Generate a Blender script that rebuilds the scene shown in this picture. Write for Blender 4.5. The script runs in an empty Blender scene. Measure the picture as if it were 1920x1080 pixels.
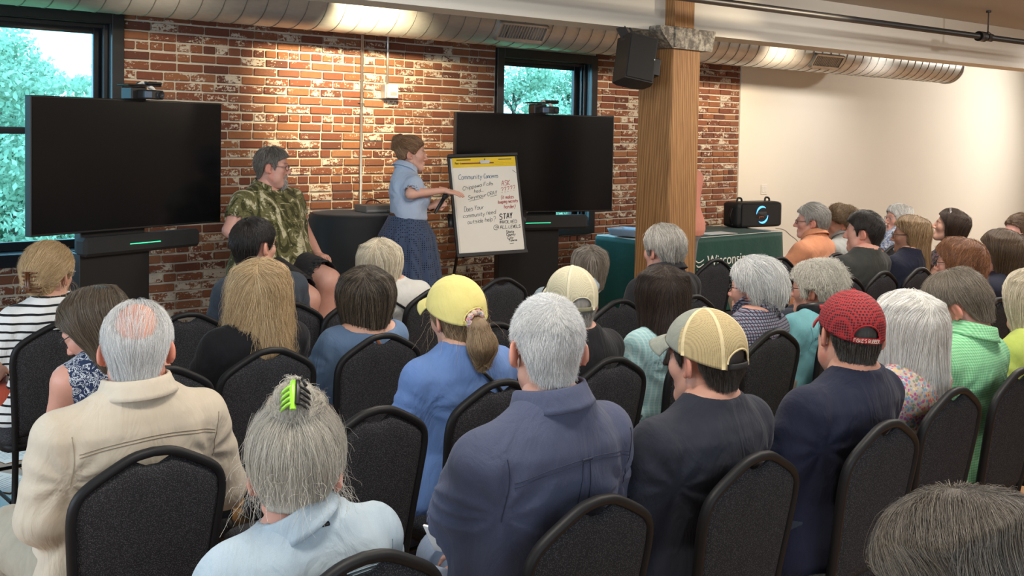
import bpy, math, random
import numpy as np
from mathutils import Vector, Matrix
from mathutils.bvhtree import BVHTree
C = bpy.context.scene.collection
RNG = np.random.default_rng(7)
random.seed(7)
# ------------------------------------------------------------------ camera
FPX, PPX, PPY, PITCH, ROLL, ALPHA, EYE = 1970., 960., 328., 0.0396, 0.0180, 0.7239, 1.72
_fw = np.array([math.sin(ALPHA)*math.cos(PITCH), math.cos(ALPHA)*math.cos(PITCH), -math.sin(PITCH)])
_rt = np.array([math.cos(ALPHA), -math.sin(ALPHA), 0.]); _dn = np.cross(_fw, _rt)
CR = math.cos(ROLL)*_rt - math.sin(ROLL)*_dn
CD = math.sin(ROLL)*_rt + math.cos(ROLL)*_dn
EYEP = np.array([0, 0, EYE])
def ray(x, y): return _fw + CR*(x-PPX)/FPX + CD*(y-PPY)/FPX
def at(x, y, z): return EYEP + z*ray(x, y)                     # surveyed point at depth z
def on_y(x, y, Y): r = ray(x, y); return EYEP + r*(Y/r[1])      # surveyed point on a plane parallel to the brick wall
def on_z(x, y, Z): r = ray(x, y); return EYEP + r*((Z-EYE)/r[2])
cam = bpy.data.cameras.new('camera'); cam_ob = bpy.data.objects.new('camera', cam); C.objects.link(cam_ob)
cam.sensor_width = 36; cam.lens = FPX/1920*36; cam.shift_y = -(540-PPY)/1920
cam.clip_start = .05; cam.clip_end = 200
cam_ob.matrix_world = Matrix(((CR[0], -CD[0], -_fw[0], 0), (CR[1], -CD[1], -_fw[1], 0), (CR[2], -CD[2], -_fw[2], EYE), (0, 0, 0, 1)))
sc = bpy.context.scene; sc.camera = cam_ob
sc.view_settings.view_transform = 'Standard'; sc.view_settings.look = 'None'
sc.view_settings.gamma = 1; sc.view_settings.use_curve_mapping = False
sc.view_settings.exposure = 0.4
sc.cycles.use_denoising = True
sc.cycles.max_bounces = 7; sc.cycles.transparent_max_bounces = 12
sc.cycles.sample_clamp_indirect = 6
# ------------------------------------------------------------------ world (bright overcast sky) and lights
W = bpy.data.worlds.new('sky'); sc.world = W; W.use_nodes = True
bg = W.node_tree.nodes['Background']; bg.inputs[0].default_value = (.86, .95, 1, 1); bg.inputs[1].default_value = 5.0
def area(name, loc, tgt, sx, sy, power, col, spread=180):
    l = bpy.data.lights.new(name, 'AREA'); l.shape = 'RECTANGLE'; l.size = sx; l.size_y = sy; l.energy = power; l.color = col
    l.spread = math.radians(spread)
    o = bpy.data.objects.new(name, l); C.objects.link(o); o.location = loc
    o.rotation_euler = (Vector(tgt)-Vector(loc)).to_track_quat('-Z', 'Y').to_euler(); return o
def spot(name, loc, tgt, power, col, ang, blend=.6, r=.05):
    l = bpy.data.lights.new(name, 'SPOT'); l.energy = power; l.color = col; l.spot_size = math.radians(ang); l.spot_blend = blend; l.shadow_soft_size = r
    o = bpy.data.objects.new(name, l); C.objects.link(o); o.location = loc
    o.rotation_euler = (Vector(tgt)-Vector(loc)).to_track_quat('-Z', 'Y').to_euler(); return o
WARM = (1, .80, .56); NEUT = (1, .93, .84); COOL = (.70, .85, 1)
# ceiling fixtures over the audience
for x, y, p in ((1.2, 1.6, 30), (3.4, 1.4, 30), (6.0, 2.0, 38), (3.2, 3.6, 30), (7.2, 3.6, 38), (10, 2.8, 50), (12.5, 4.4, 45)):
    area('ceiling_lamp', (x, y, 2.83), (x, y, 0), .9, .3, p, NEUT)
# wall washers on the brick and the plaster, behind the beam
spot('wall_washer', (4.30, 6.12, 2.62), (4.72, 7.38, 2.12), 290, (1, .80, .48), 84, .9, .035)
spot('wall_washer', (2.7, 6.12, 2.62), (3.1, 7.38, 1.9), 30, WARM, 90, 1, .05)
spot('wall_washer', (7.5, 6.0, 2.62), (8.0, 7.38, 1.9), 55, WARM, 95, 1, .05)
spot('wall_washer', (9.3, 5.9, 2.62), (9.7, 7.38, 1.9), 110, WARM, 90, 1, .05)
spot('wall_washer', (11.2, 5.8, 2.62), (11.4, 7.38, 1.5), 60, NEUT, 100, 1, .06)
spot('wall_washer', (17.4, 4.5, 2.74), (13.4, 7.38, .9), 520, NEUT, 145, 1, .05)
spot('wall_washer', (13.0, 4.6, 2.80), (12.8, 7.38, .9), 120, NEUT, 110, 1, .1)
spot('beam_fill', (2.8, 2.6, 2.78), (4.6, 5.5, 2.70), 70, NEUT, 110, 1, .06)  # added fill that brightens the beam face; no fixture is known here
spot('beam_fill', (8.0, 1.8, 2.78), (9.2, 5.2, 2.70), 90, NEUT, 110, 1, .06)  # second added fill, for the right part of the beam
spot('column_spot', (7.7, 3.7, 2.76), (6.3, 5.0, 2.35), 70, WARM, 60, .9, .04)
# area lights before solid walls, standing in for unseen windows on the left and behind
area('window_daylight', (-1.9, 3.4, 1.6), (3, 3.2, 1.0), 3.6, 1.6, 90, COOL)
area('window_daylight', (1.0, -1.7, 1.7), (1.8, 3, .8), 3.4, 1.5, 45, COOL)
# ------------------------------------------------------------------ helpers
def link(o, parent=None):
    C.objects.link(o)
    if parent: o.parent = parent
    return o
def tag(o, label=None, cat=None, group=None, kind=None):
    if label: o['label'] = label
    if cat: o['category'] = cat
    if group: o['group'] = group
    if kind: o['kind'] = kind
    return o
def empty(name, loc=(0, 0, 0), rz=0.):
    o = bpy.data.objects.new(name, None); o.empty_display_size = .1; C.objects.link(o); o.location = loc; o.rotation_euler = (0, 0, rz); return o
def thing(name, label, cat, loc=(0, 0, 0), rz=0., group=None): return tag(empty(name, loc, rz), label, cat, group)
def np_mesh(name, V, Q, smooth=True, col=None):
    """Mesh from numpy verts and a list of equal-size face arrays."""
    if not isinstance(Q, (list, tuple)): Q = [Q]
    me = bpy.data.meshes.new(name); V = np.asarray(V, np.float32)
    me.vertices.add(len(V)); me.vertices.foreach_set('co', V.ravel())
    idx = np.concatenate([np.asarray(q).ravel() for q in Q]).astype(np.int32)
    tot = np.concatenate([np.full(len(q), np.asarray(q).shape[1]) for q in Q if len(q)])
    st = np.concatenate([[0], np.cumsum(tot)[:-1]]).astype(np.int32)
    me.loops.add(len(idx)); me.loops.foreach_set('vertex_index', idx)
    me.polygons.add(len(st)); me.polygons.foreach_set('loop_start', st)
    me.polygons.foreach_set('use_smooth', np.full(len(st), smooth))
    me.update(calc_edges=True)
    if col is not None:
        a = me.color_attributes.new('mask', 'FLOAT_COLOR', 'POINT')
        c = np.ones((len(V), 4), np.float32); c[:, :3] = col; a.data.foreach_set('color', c.ravel())
    return me
def ob(name, me, m=None, parent=None, loc=None, rot=None):
    o = bpy.data.objects.new(name, me)
    if m is not None and len(me.materials) == 0: me.materials.append(m)
    C.objects.link(o)
    if parent: o.parent = parent
    if loc is not None: o.location = loc
    if rot is not None: o.rotation_euler = rot
    return o
class MB:
    """Collects boxes, tubes, grids into one mesh."""
    def __init__(s): s.v = []; s.f = []
    def add(s, V, F):
        n = len(s.v); s.v += [tuple(map(float, p)) for p in V]; s.f += [tuple(i+n for i in f) for f in F]; return s
    def box(s, lo, hi, b=0., M=None):
        x0, y0, z0 = lo; x1, y1, z1 = hi
        if b <= 0:
            V = [(x, y, z) for z in (z0, z1) for y in (y0, y1) for x in (x0, x1)]
            F = [(0, 2, 3, 1), (4, 5, 7, 6), (0, 1, 5, 4), (2, 6, 7, 3), (0, 4, 6, 2), (1, 3, 7, 5)]
        else:   # chamfered box
            V = []; F = []
            for ax in range(3):
                for sgn in (0, 1):
                    a1, a2 = (ax+1) % 3, (ax+2) % 3
                    q = []
                    for p1, p2 in ((0, 0), (1, 0), (1, 1), (0, 1)):
                        p = [0, 0, 0]; p[ax] = (lo, hi)[sgn][ax]
                        p[a1] = lo[a1]+b if p1 == 0 else hi[a1]-b; p[a2] = lo[a2]+b if p2 == 0 else hi[a2]-b
                        q.append(len(V)); V.append(tuple(p))
                    F.append(tuple(q) if sgn else tuple(q[::-1]))
            key = {}
            cen = [(a+c)/2 for a, c in zip(lo, hi)]
            def vid(ax, s0, s1, s2):   # vertex on face ax with signs
                sg = (s0, s1, s2); base = (ax*2+sg[ax])*4; a1, a2 = (ax+1) % 3, (ax+2) % 3
                return base+{(0, 0): 0, (1, 0): 1, (1, 1): 2, (0, 1): 3}[(sg[a1], sg[a2])]
            def orient(f):
                p = [Vector(V[i]) for i in f]; n = (p[1]-p[0]).cross(p[2]-p[0]); c = sum(p, Vector())/len(p)-Vector(cen)
                return f if n.dot(c) > 0 else f[::-1]
            for ax in range(3):
                a1, a2 = (ax+1) % 3, (ax+2) % 3
                for s1 in (0, 1):
                    for s2 in (0, 1):
                        def sg(t):
                            r = [0, 0, 0]; r[ax] = t; r[a1] = s1; r[a2] = s2; return r
                        F.append(orient((vid(a1, *sg(0)), vid(a1, *sg(1)), vid(a2, *sg(1)), vid(a2, *sg(0)))))
            for s0 in (0, 1):
                for s1 in (0, 1):
                    for s2 in (0, 1): F.append(orient(tuple(vid(ax, s0, s1, s2) for ax in range(3))))
        if M is not None: V = [tuple(M @ Vector(p)) for p in V]
        return s.add(V, F)
    def tube(s, P, r, n=8, closed=False, caps=True, flat=None, up=None):
        """Tube along points; r scalar or list; flat=(a,b) gives an oval/ribbon section with b along `up`."""
        P = np.asarray(P, float); m = len(P); r = np.broadcast_to(np.asarray(r, float), (m,))
        T = np.roll(P, -1, 0)-np.roll(P, 1, 0)
        if not closed: T[0] = P[1]-P[0]; T[-1] = P[-1]-P[-2]
        T /= np.linalg.norm(T, axis=1)[:, None]+1e-9
        u = np.array([0, 0, 1.]) if abs(T[0][2]) < .9 else np.array([1., 0, 0])
        V = []; 
        for i in range(m):
            if up is not None: u = np.asarray(up[i] if np.ndim(up) > 1 else up, float)
            u = u-T[i]*(u@T[i]); u /= np.linalg.norm(u)+1e-9; w = np.cross(T[i], u)
            for k in range(n):
                a = 2*math.pi*(k+.5)/n
                fa, fb = flat if flat else (1, 1)
                V.append(P[i]+r[i]*(fb*math.cos(a)*u+fa*math.sin(a)*w))
        F = []
        for i in range(m if closed else m-1):
            j = (i+1) % m
            for k in range(n): F.append((i*n+k, j*n+k, j*n+(k+1) % n, i*n+(k+1) % n)[::-1])
        if caps and not closed: F += [tuple(range(n))[::-1][::-1], tuple((m-1)*n+k for k in range(n))[::-1]]
        return s.add(V, F)
    def lathe(s, prof, n=24, c=(0, 0, 0), a0=0, a1=2*math.pi):
        V = []; full = abs(a1-a0-2*math.pi) < 1e-6; nn = n if full else n+1
        for r, z in prof:
            for k in range(nn): a = a0+(a1-a0)*k/n; V.append((c[0]+r*math.cos(a), c[1]+r*math.sin(a), c[2]+z))
        F = []
        for i in range(len(prof)-1):
            for k in range(n): k2 = (k+1) % nn; F.append((i*nn+k, i*nn+k2, (i+1)*nn+k2, (i+1)*nn+k))
        return s.add(V, F)
    def grid(s, fn, nu, nv, wrap=False):
        V = [fn(i/(nu if wrap else nu-1), j/(nv-1)) for j in range(nv) for i in range(nu)]; F = []
        for j in range(nv-1):
            for i in range(nu if wrap else nu-1): i2 = (i+1) % nu; F.append((j*nu+i, j*nu+i2, (j+1)*nu+i2, (j+1)*nu+i))
        return s.add(V, F)
    def mesh(s, name, smooth=True):
        me = bpy.data.meshes.new(name); me.from_pydata(s.v, [], s.f); 
        me.polygons.foreach_set('use_smooth', np.full(len(me.polygons), smooth)); me.update(); return me
    def build(s, name, m=None, parent=None, smooth=True, loc=None, rot=None): return ob(name, s.mesh(name, smooth), m, parent, loc, rot)
def spline(P, n):
    """Catmull-Rom resample."""
    P = np.asarray(P, float); P = np.vstack([2*P[0]-P[1], P, 2*P[-1]-P[-2]]); k = len(P)-3; out = []
    for t in np.linspace(0, k-1e-9, n):
        i = int(t); f = t-i; a, b, c, d = P[i:i+4]
        out.append(.5*((2*b)+(c-a)*f+(2*a-5*b+4*c-d)*f*f+(3*b-a-3*c+d)*f**3))
    return np.array(out)
def smooth_angle(o, deg=35):
    try: o.data.set_sharp_from_angle(angle=math.radians(deg))
    except Exception: pass
    return o
# ------------------------------------------------------------------ materials
class N:
    def __init__(s, name):
        s.m = bpy.data.materials.new(name); s.m.use_nodes = True; s.t = s.m.node_tree; s.b = s.t.nodes['Principled BSDF']
    def n(s, typ, **kw):
        nd = s.t.nodes.new(typ)
        for k, v in kw.items():
            if k.startswith('i_'): nd.inputs[k[2:].replace('_', ' ')].default_value = v
            else: setattr(nd, k, v)
        return nd
    def l(s, a, b): s.t.links.new(a, b)
    def coord(s, which='Object', scale=(1, 1, 1), rot=(0, 0, 0), loc=(0, 0, 0)):
        if which == 'World': o = s.n('ShaderNodeNewGeometry').outputs['Position']
        else: o = s.n('ShaderNodeTexCoord').outputs[which]
        mp = s.n('ShaderNodeMapping'); mp.inputs['Scale'].default_value = scale; mp.inputs['Rotation'].default_value = rot; mp.inputs['Location'].default_value = loc
        s.l(o, mp.inputs[0]); return mp.outputs[0]
    def noise(s, vec, scale, detail=3, rough=.55, dist=0., out='Fac'):
        nd = s.n('ShaderNodeTexNoise'); nd.inputs['Scale'].default_value = scale; nd.inputs['Detail'].default_value = detail
        nd.inputs['Roughness'].default_value = rough; nd.inputs['Distortion'].default_value = dist; s.l(vec, nd.inputs['Vector']); return nd.outputs[out]
    def voro(s, vec, scale, out='Distance', feature='F1', rnd=1.):
        nd = s.n('ShaderNodeTexVoronoi', feature=feature); nd.inputs['Scale'].default_value = scale; nd.inputs['Randomness'].default_value = rnd
        s.l(vec, nd.inputs['Vector']); return nd.outputs[out]
    def wave(s, vec, scale, axis='X', dist=0., prof='SIN', detail=2):
        nd = s.n('ShaderNodeTexWave', bands_direction=axis, wave_profile=prof); nd.inputs['Scale'].default_value = scale
        nd.inputs['Distortion'].default_value = dist; nd.inputs['Detail'].default_value = detail; s.l(vec, nd.inputs['Vector']); return nd.outputs['Fac']
    def ramp(s, fac, stops, const=False):
        nd = s.n('ShaderNodeValToRGB'); cr = nd.color_ramp
        if const: cr.interpolation = 'CONSTANT'
        while len(cr.elements) < len(stops): cr.elements.new(.5)
        for e, (p, c) in zip(cr.elements, stops): e.position = p; e.color = (c, c, c, 1) if np.isscalar(c) else (*c, 1)
        s.l(fac, nd.inputs[0]); return nd.outputs[0]
    def mix(s, fac, a, b, blend='MIX'):
        nd = s.n('ShaderNodeMix', data_type='RGBA', blend_type=blend)
        for v, i in ((fac, 0), (a, 6), (b, 7)):
            if hasattr(v, 'is_output'): s.l(v, nd.inputs[i])
            elif i == 0: nd.inputs[0].default_value = v
            else: nd.inputs[i].default_value = (*v, 1)
        return nd.outputs[2]
    def math(s, op, a, b=0.):
        nd = s.n('ShaderNodeMath', operation=op)
        for v, i in ((a, 0), (b, 1)):
            if hasattr(v, 'is_output'): s.l(v, nd.inputs[i])
            else: nd.inputs[i].default_value = v
        return nd.outputs[0]
    def sep(s, vec): nd = s.n('ShaderNodeSeparateXYZ'); s.l(vec, nd.inputs[0]); return nd.outputs
    def base(s, c):
        if hasattr(c, 'is_output'): s.l(c, s.b.inputs['Base Color'])
        else: s.b.inputs['Base Color'].default_value = (*c, 1)
        return s
    def set(s, **kw):
        for k, v in kw.items():
            i = s.b.inputs[k.replace('_', ' ')]
            if hasattr(v, 'is_output'): s.l(v, i)
            else: i.default_value = v
        return s
    def bump(s, h, strength=.3, dist=.002):
        nd = s.n('ShaderNodeBump'); nd.inputs['Strength'].default_value = strength; nd.inputs['Distance'].default_value = dist
        s.l(h, nd.inputs['Height']); s.l(nd.outputs[0], s.b.inputs['Normal']); return s
def plain(name, c, rough=.5, metal=0., spec=.5, var=.12, vs=8., bump=0., bs=60., which='Object'):
    k = N(name); v = k.coord(which); f = k.noise(v, vs, 4)
    k.base(k.mix(f, tuple(x*(1-var) for x in c), tuple(min(1, x*(1+var)) for x in c)))
    k.set(Roughness=rough, Metallic=metal, Specular_IOR_Level=spec)
    if bump: k.bump(k.noise(v, bs, 4), bump)
    return k.m
def emis(name, c, st): k = N(name); k.base((0, 0, 0)); k.set(Emission_Color=(*c, 1), Emission_Strength=st); return k.m
# ------------------------------------------------------------------ implicit surfaces -> meshes
def smin(a, b, k):
    if k <= 0: return np.minimum(a, b)
    h = np.maximum(k-np.abs(a-b), 0)/k
    return np.minimum(a, b)-h*h*k*.25
def axis(lo, hi, h): return np.arange(lo, hi+h, h).astype(np.float32)
class Field:
    def __init__(s, lo, hi, h):
        s.ax = [axis(l, u, h) for l, u in zip(lo, hi)]; s.h = h
        s.X, s.Y, s.Z = s.ax[0][:, None, None], s.ax[1][None, :, None], s.ax[2][None, None, :]
        s.D = np.full([len(a) for a in s.ax], .2, np.float32)
    def _sl(s, lo, hi, pad):
        r = []
        for a, l, u in zip(s.ax, lo, hi):
            i, j = np.searchsorted(a, l-pad), np.searchsorted(a, u+pad); r.append(slice(max(i, 0), max(j, i+1)))
        return tuple(r)
    def put(s, prim, k=0., off=0., cut=False):
        fn, lo, hi = prim; sl = s._sl(lo, hi, k+off+.03+2*s.h)
        d = fn(s.X[sl[0]], s.Y[:, sl[1]], s.Z[:, :, sl[2]])-off
        s.D[sl] = -smin(-s.D[sl], d, k) if cut else smin(s.D[sl], d, k)
        return s
    def where(s, fn): s.D = np.maximum(s.D, fn(s.X, s.Y, s.Z)).astype(np.float32); return s
    def sample(s, P):
        q = [(P[:, i]-s.ax[i][0])/s.h for i in range(3)]
        i0 = [np.clip(np.floor(a).astype(int), 0, len(x)-2) for a, x in zip(q, s.ax)]
        f = [np.clip(a-i, 0, 1) for a, i in zip(q, i0)]; r = 0
        for dx in (0, 1):
            for dy in (0, 1):
                for dz in (0, 1):
                    w = (f[0] if dx else 1-f[0])*(f[1] if dy else 1-f[1])*(f[2] if dz else 1-f[2])
                    r = r+w*s.D[i0[0]+dx, i0[1]+dy, i0[2]+dz]
        return r
    def grad(s, P):
        e = s.h*1.2; g = np.stack([s.sample(P+d)-s.sample(P-d) for d in np.eye(3)*e], 1)
        return g/(np.linalg.norm(g, axis=1)[:, None]+1e-9)
    def nets(s):
        """Naive surface nets."""
        D = s.D; D[0], D[-1] = .2, .2; D[:, 0], D[:, -1] = .2, .2; D[:, :, 0], D[:, :, -1] = .2, .2
        ins = D < 0
        cs = [ins[a:ins.shape[0]-1+a, b:ins.shape[1]-1+b, c:ins.shape[2]-1+c] for a in (0, 1) for b in (0, 1) for c in (0, 1)]
        cnt = sum(c.astype(np.int8) for c in cs); act = (cnt > 0) & (cnt < 8)
        I = np.argwhere(act); 
        if not len(I): return np.zeros((0, 3)), np.zeros((0, 4), int)
        idx = np.full(act.shape, -1, np.int32); idx[act] = np.arange(len(I))
        off = np.array([(a, b, c) for a in (0, 1) for b in (0, 1) for c in (0, 1)])
        val = np.stack([D[I[:, 0]+o[0], I[:, 1]+o[1], I[:, 2]+o[2]] for o in off], 1)
        S = np.zeros((len(I), 3)); n = np.zeros(len(I))
        for a in range(8):
            for b in range(a+1, 8):
                if np.abs(off[a]-off[b]).sum() != 1: continue
                m = (val[:, a] < 0) != (val[:, b] < 0); t = val[:, a]/(val[:, a]-val[:, b]+1e-12)
                S[m] += (off[a]+(off[b]-off[a])*t[:, None])[m]; n[m] += 1
        P = I+S/n[:, None]
        V = np.stack([s.ax[i][0]+P[:, i]*s.h for i in range(3)], 1)
        Q = []
        for ax in range(3):
            a1, a2 = (ax+1) % 3, (ax+2) % 3
            A = np.moveaxis(ins, ax, 0); ch = A[:-1] != A[1:]; e = np.argwhere(ch)
            full = np.zeros((len(e), 3), int); full[:, ax] = e[:, 0]; rest = [i for i in range(3) if i != ax]
            full[:, rest[0]] = e[:, 1]; full[:, rest[1]] = e[:, 2]
            ok = (full[:, a1] > 0) & (full[:, a2] > 0) & (full[:, a1] < D.shape[a1]-1) & (full[:, a2] < D.shape[a2]-1); full = full[ok]
            def cell(d1, d2):
                q = full.copy(); q[:, a1] -= d1; q[:, a2] -= d2; return idx[q[:, 0], q[:, 1], q[:, 2]]
            q = np.stack([cell(1, 1), cell(0, 1), cell(0, 0), cell(1, 0)], 1)
            fl = ~ins[full[:, 0], full[:, 1], full[:, 2]]
            q[fl] = q[fl][:, ::-1]; q = q[(q >= 0).all(1)]; Q.append(q)
        return V, np.concatenate(Q)
def cap(a, b, ra, rb=None):
    a = np.asarray(a, float); b = np.asarray(b, float); rb = ra if rb is None else rb; ab = b-a; L = max(ab@ab, 1e-9)
    def fn(x, y, z):
        px, py, pz = x-a[0], y-a[1], z-a[2]
        t = np.clip((px*ab[0]+py*ab[1]+pz*ab[2])/L, 0, 1)
        return np.sqrt((px-ab[0]*t)**2+(py-ab[1]*t)**2+(pz-ab[2]*t)**2)-(ra+(rb-ra)*t)
    r = max(ra, rb); return fn, np.minimum(a, b)-r, np.maximum(a, b)+r
def ell(c, r, M=None):
    c = np.asarray(c, float); r = np.asarray(r, float); R = max(r)
    def fn(x, y, z):
        px, py, pz = x-c[0], y-c[1], z-c[2]
        if M is not None: px, py, pz = (M[0][i]*px+M[1][i]*py+M[2][i]*pz for i in range(3))
        k0 = np.sqrt((px/r[0])**2+(py/r[1])**2+(pz/r[2])**2); k1 = np.sqrt((px/r[0]**2)**2+(py/r[1]**2)**2+(pz/r[2]**2)**2)
        return k0*(k0-1)/(k1+1e-6)
    e = r if M is None else np.array([R]*3); return fn, c-e, c+e
def loft(zs, cx, cy, rx, rf, rb, p=2.3):
    """Vertical stack of ovals: centre (cx,cy), half width rx, front depth rf, back depth rb."""
    zs, cx, cy, rx, rf, rb = (np.asarray(v, float) for v in (zs, cx, cy, rx, rf, rb))
    def fn(x, y, z):
        ip = lambda a: np.interp(z, zs, a)
        dx, dy = np.abs(x-ip(cx)), y-ip(cy); ry = np.where(dy > 0, ip(rf), ip(rb)); X = ip(rx)
        k = ((dx/X)**p+(np.abs(dy)/ry)**p)**(1/p)
        return np.maximum(np.maximum((k-1)*np.minimum(X, ry), zs[0]-z), z-zs[-1])
    m = rx.max(); return fn, np.array([cx.min()-m, cy.min()-rb.max(), zs[0]]), np.array([cx.max()+m, cy.max()+rf.max(), zs[-1]])
def rotm(yaw=0, pitch=0, roll=0):
    """yaw: degrees clockwise seen from above; pitch: degrees looking down; roll: degrees tilting to the right."""
    return np.array(Matrix.Rotation(-math.radians(yaw), 3, 'Z') @ Matrix.Rotation(-math.radians(pitch), 3, 'X') @ Matrix.Rotation(math.radians(roll), 3, 'Y'))
def wob(P, k, seed, n=5):
    """Smooth random field in about [-1,1]."""
    r = np.random.default_rng(seed); s = 0
    for i in range(n):
        d = r.normal(size=3); d /= np.linalg.norm(d); s = s+np.sin(P@(d*np.asarray(k)*(0.7+.6*r.random()))+r.random()*6.28)
    return s/math.sqrt(n)*.8
# ------------------------------------------------------------------ heads (canonical, cached): +Y front, Z up, origin between the ears
_HEADS = {}
def head_mesh(kind, h):
    key = (kind, h)
    if key in _HEADS: return _HEADS[key]
    F = Field((-.115, -.14, -.185), (.115, .15, .15), h)
    fem, heavy = kind == 'f', kind == 'h'
    jw = {'m': 1, 'f': .9, 'h': 1.12}[kind]; nr = {'m': .055, 'f': .047, 'h': .064}[kind]
    F.put(ell((0, -.012, .036), (.076, .098, .089)))
    F.put(ell((0, .028, -.03), (.061*jw, .064, .088)), .03)
    F.put(ell((0, .074, -.1), (.022*jw, .019, .018)), .03)
    for s in (-1, 1):
        F.put(cap((s*.052*jw, -.002, -.058), (s*.02*jw, .068, -.1), .017, .015), .03)
        F.put(ell((s*.046*jw, .056, -.02), (.02, .022, .022)), .03)                     # cheekbone
        if heavy: F.put(ell((s*.05, .03, -.07), (.03, .035, .035)), .03)
    if heavy: F.put(ell((0, .04, -.115), (.045, .04, .025)), .03)
    F.put(cap((0, -.018, -.05), (0, -.028, -.112), nr, nr*.97), .025)
    for s in (-1, 1):
        F.put(cap((s*.012, .088, .024), (s*.044, .073, .024), .008, .009), .014)         # brow
        F.put(ell((s*.033, .1, .003), (.019, .02, .012)), .012, cut=True)                # socket
        F.put(ell((s*.031, .0765, .003), (.0152, .0148, .0138)), .006)                   # lids
        F.put(ell((s*.031, .094, .0025), (.0135, .012, .0048)), .002, cut=True)          # slit
    F.put(cap((0, .09, .016), (0, .113, -.03), .008, .0095 if fem else .011), .012)       # nose
    for s in (-1, 1): F.put(ell((s*.0115, .1, -.034), (.0085, .011, .0085)), .007)
    for s in (-1, 1): F.put(ell((s*.006, .107, -.0425), (.0035, .004, .004)), .002, cut=True)
    F.put(cap((-.017, .089, -.0615), (.017, .089, -.0615), .0065), .008); F.put(cap((-.014, .089, -.0725), (.014, .089, -.0725), .0075), .008)
    F.put(ell((0, .1, -.0668), (.023, .014, .0017)), .002, cut=True)
    for s in (-1, 1):                                                                     # ears
        M = np.array(Matrix.Rotation(s*math.radians(32), 3, 'Z') @ Matrix.Rotation(math.radians(-12), 3, 'X'))
        F.put(ell((s*.0835*(.5+.5*jw), -.016, -.004), (.0085, .021, .033), M), .006)
        F.put(ell((s*.0925*(.5+.5*jw), -.010, .0), (.006, .011, .018), M), .004, cut=True)
        F.put(ell((s*.079*(.5+.5*jw), -.002, -.03), (.007, .008, .01)), .006)
    V, Q = F.nets(); x, y, z = V.T; ax = np.abs(x); g = lambda c, r: np.exp(-(((V*[1, 1, 1])-c)**2/np.array(r)**2).sum(1))
    red = np.clip((ax > .074)*(y < .02)*(z < .04)*.8+g((0, .11, -.03), (.016, .02, .016))*.7+np.exp(-((ax-.045)/.02)**2-((z+.025)/.022)**2)*(y > .03)*.55, 0, 1)
    lip = np.clip(np.exp(-(x/.02)**4-((z+.067)/.0095)**4)*(y > .08), 0, 1)
    brow = np.exp(-((ax-.03)/.019)**4-((z-.0275-.004*np.cos((ax-.03)/.02))/.0052)**2)*(y > .055)
    col = np.stack([np.maximum(red, 0), lip, brow], 1)
    _HEADS[key] = (V, Q, col); return _HEADS[key]
# ------------------------------------------------------------------ hands (canonical right hand: wrist at origin, fingers +Y, palm -Z, thumb -X)
_HANDS = {}
def hand_mesh(pose, h=.0034):
    if (pose, h) in _HANDS: return _HANDS[(pose, h)]
    F = Field((-.09, -.05, -.09), (.07, .22, .05), h)
    F.put(cap((0, -.04, 0), (0, .01, 0), .024, .023)); F.put(ell((0, .048, -.002), (.039, .05, .0145)), .02)
    F.put(ell((-.022, .03, -.01), (.02, .03, .015)), .012)
    bend = {'flat': (6, 8, 8), 'relaxed': (22, 30, 22), 'grip': (62, 82, 55)}[pose]
    for i, (x, L) in enumerate(((-.028, .073), (-.0095, .082), (.0095, .076), (.027, .06))):
        p = np.array([x, .088-(abs(i-1.2)*.004), 0.]); a = 0.; sp = (i-1.5)*.06 if pose != 'grip' else (i-1.5)*-.03
        r = .0092-.0004*i
        F.put(cap((x*.8, .05, -.001), p, r, r), .008)
        for j, fr in enumerate((.45, .32, .23)):
            a += math.radians(bend[j]*(1+.08*i)); q = p+L*fr*np.array([math.sin(sp), math.cos(a), -math.sin(a)])
            F.put(cap(p, q, r*(1-.1*j), r*(.92-.1*j)), .003); p = q
    th = {'flat': ((-.03, .02, -.006), (-.052, .055, -.012), (-.06, .083, -.016), (-.062, .102, -.018)),
          'relaxed': ((-.03, .02, -.008), (-.05, .05, -.022), (-.052, .076, -.032), (-.048, .095, -.038)),
          'grip': ((-.028, .02, -.01), (-.046, .048, -.028), (-.03, .072, -.05), (-.008, .08, -.058))}[pose]
    for j in range(3): F.put(cap(th[j], th[j+1], (.0135, .0112, .0098)[j], (.0112, .0098, .0088)[j]), .006)
    V, Q = F.nets(); _HANDS[(pose, h)] = (V, Q); return V, Q
def hand_at(pose, side, wrist, d, palm, h=.0034, s=1.):
    """side +1 right, -1 left; d: finger direction; palm: direction the palm faces."""
    V, Q = hand_mesh(pose, h); V = V*s
    if side < 0: V = V*[-1, 1, 1]; Q = Q[:, ::-1]
    d = np.asarray(d, float); d /= np.linalg.norm(d); p = np.asarray(palm, float); p = p-d*(p@d); p /= np.linalg.norm(p)
    z = -p; x = np.cross(d, z); return V@np.stack([x, d, z])+np.asarray(wrist), Q
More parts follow.
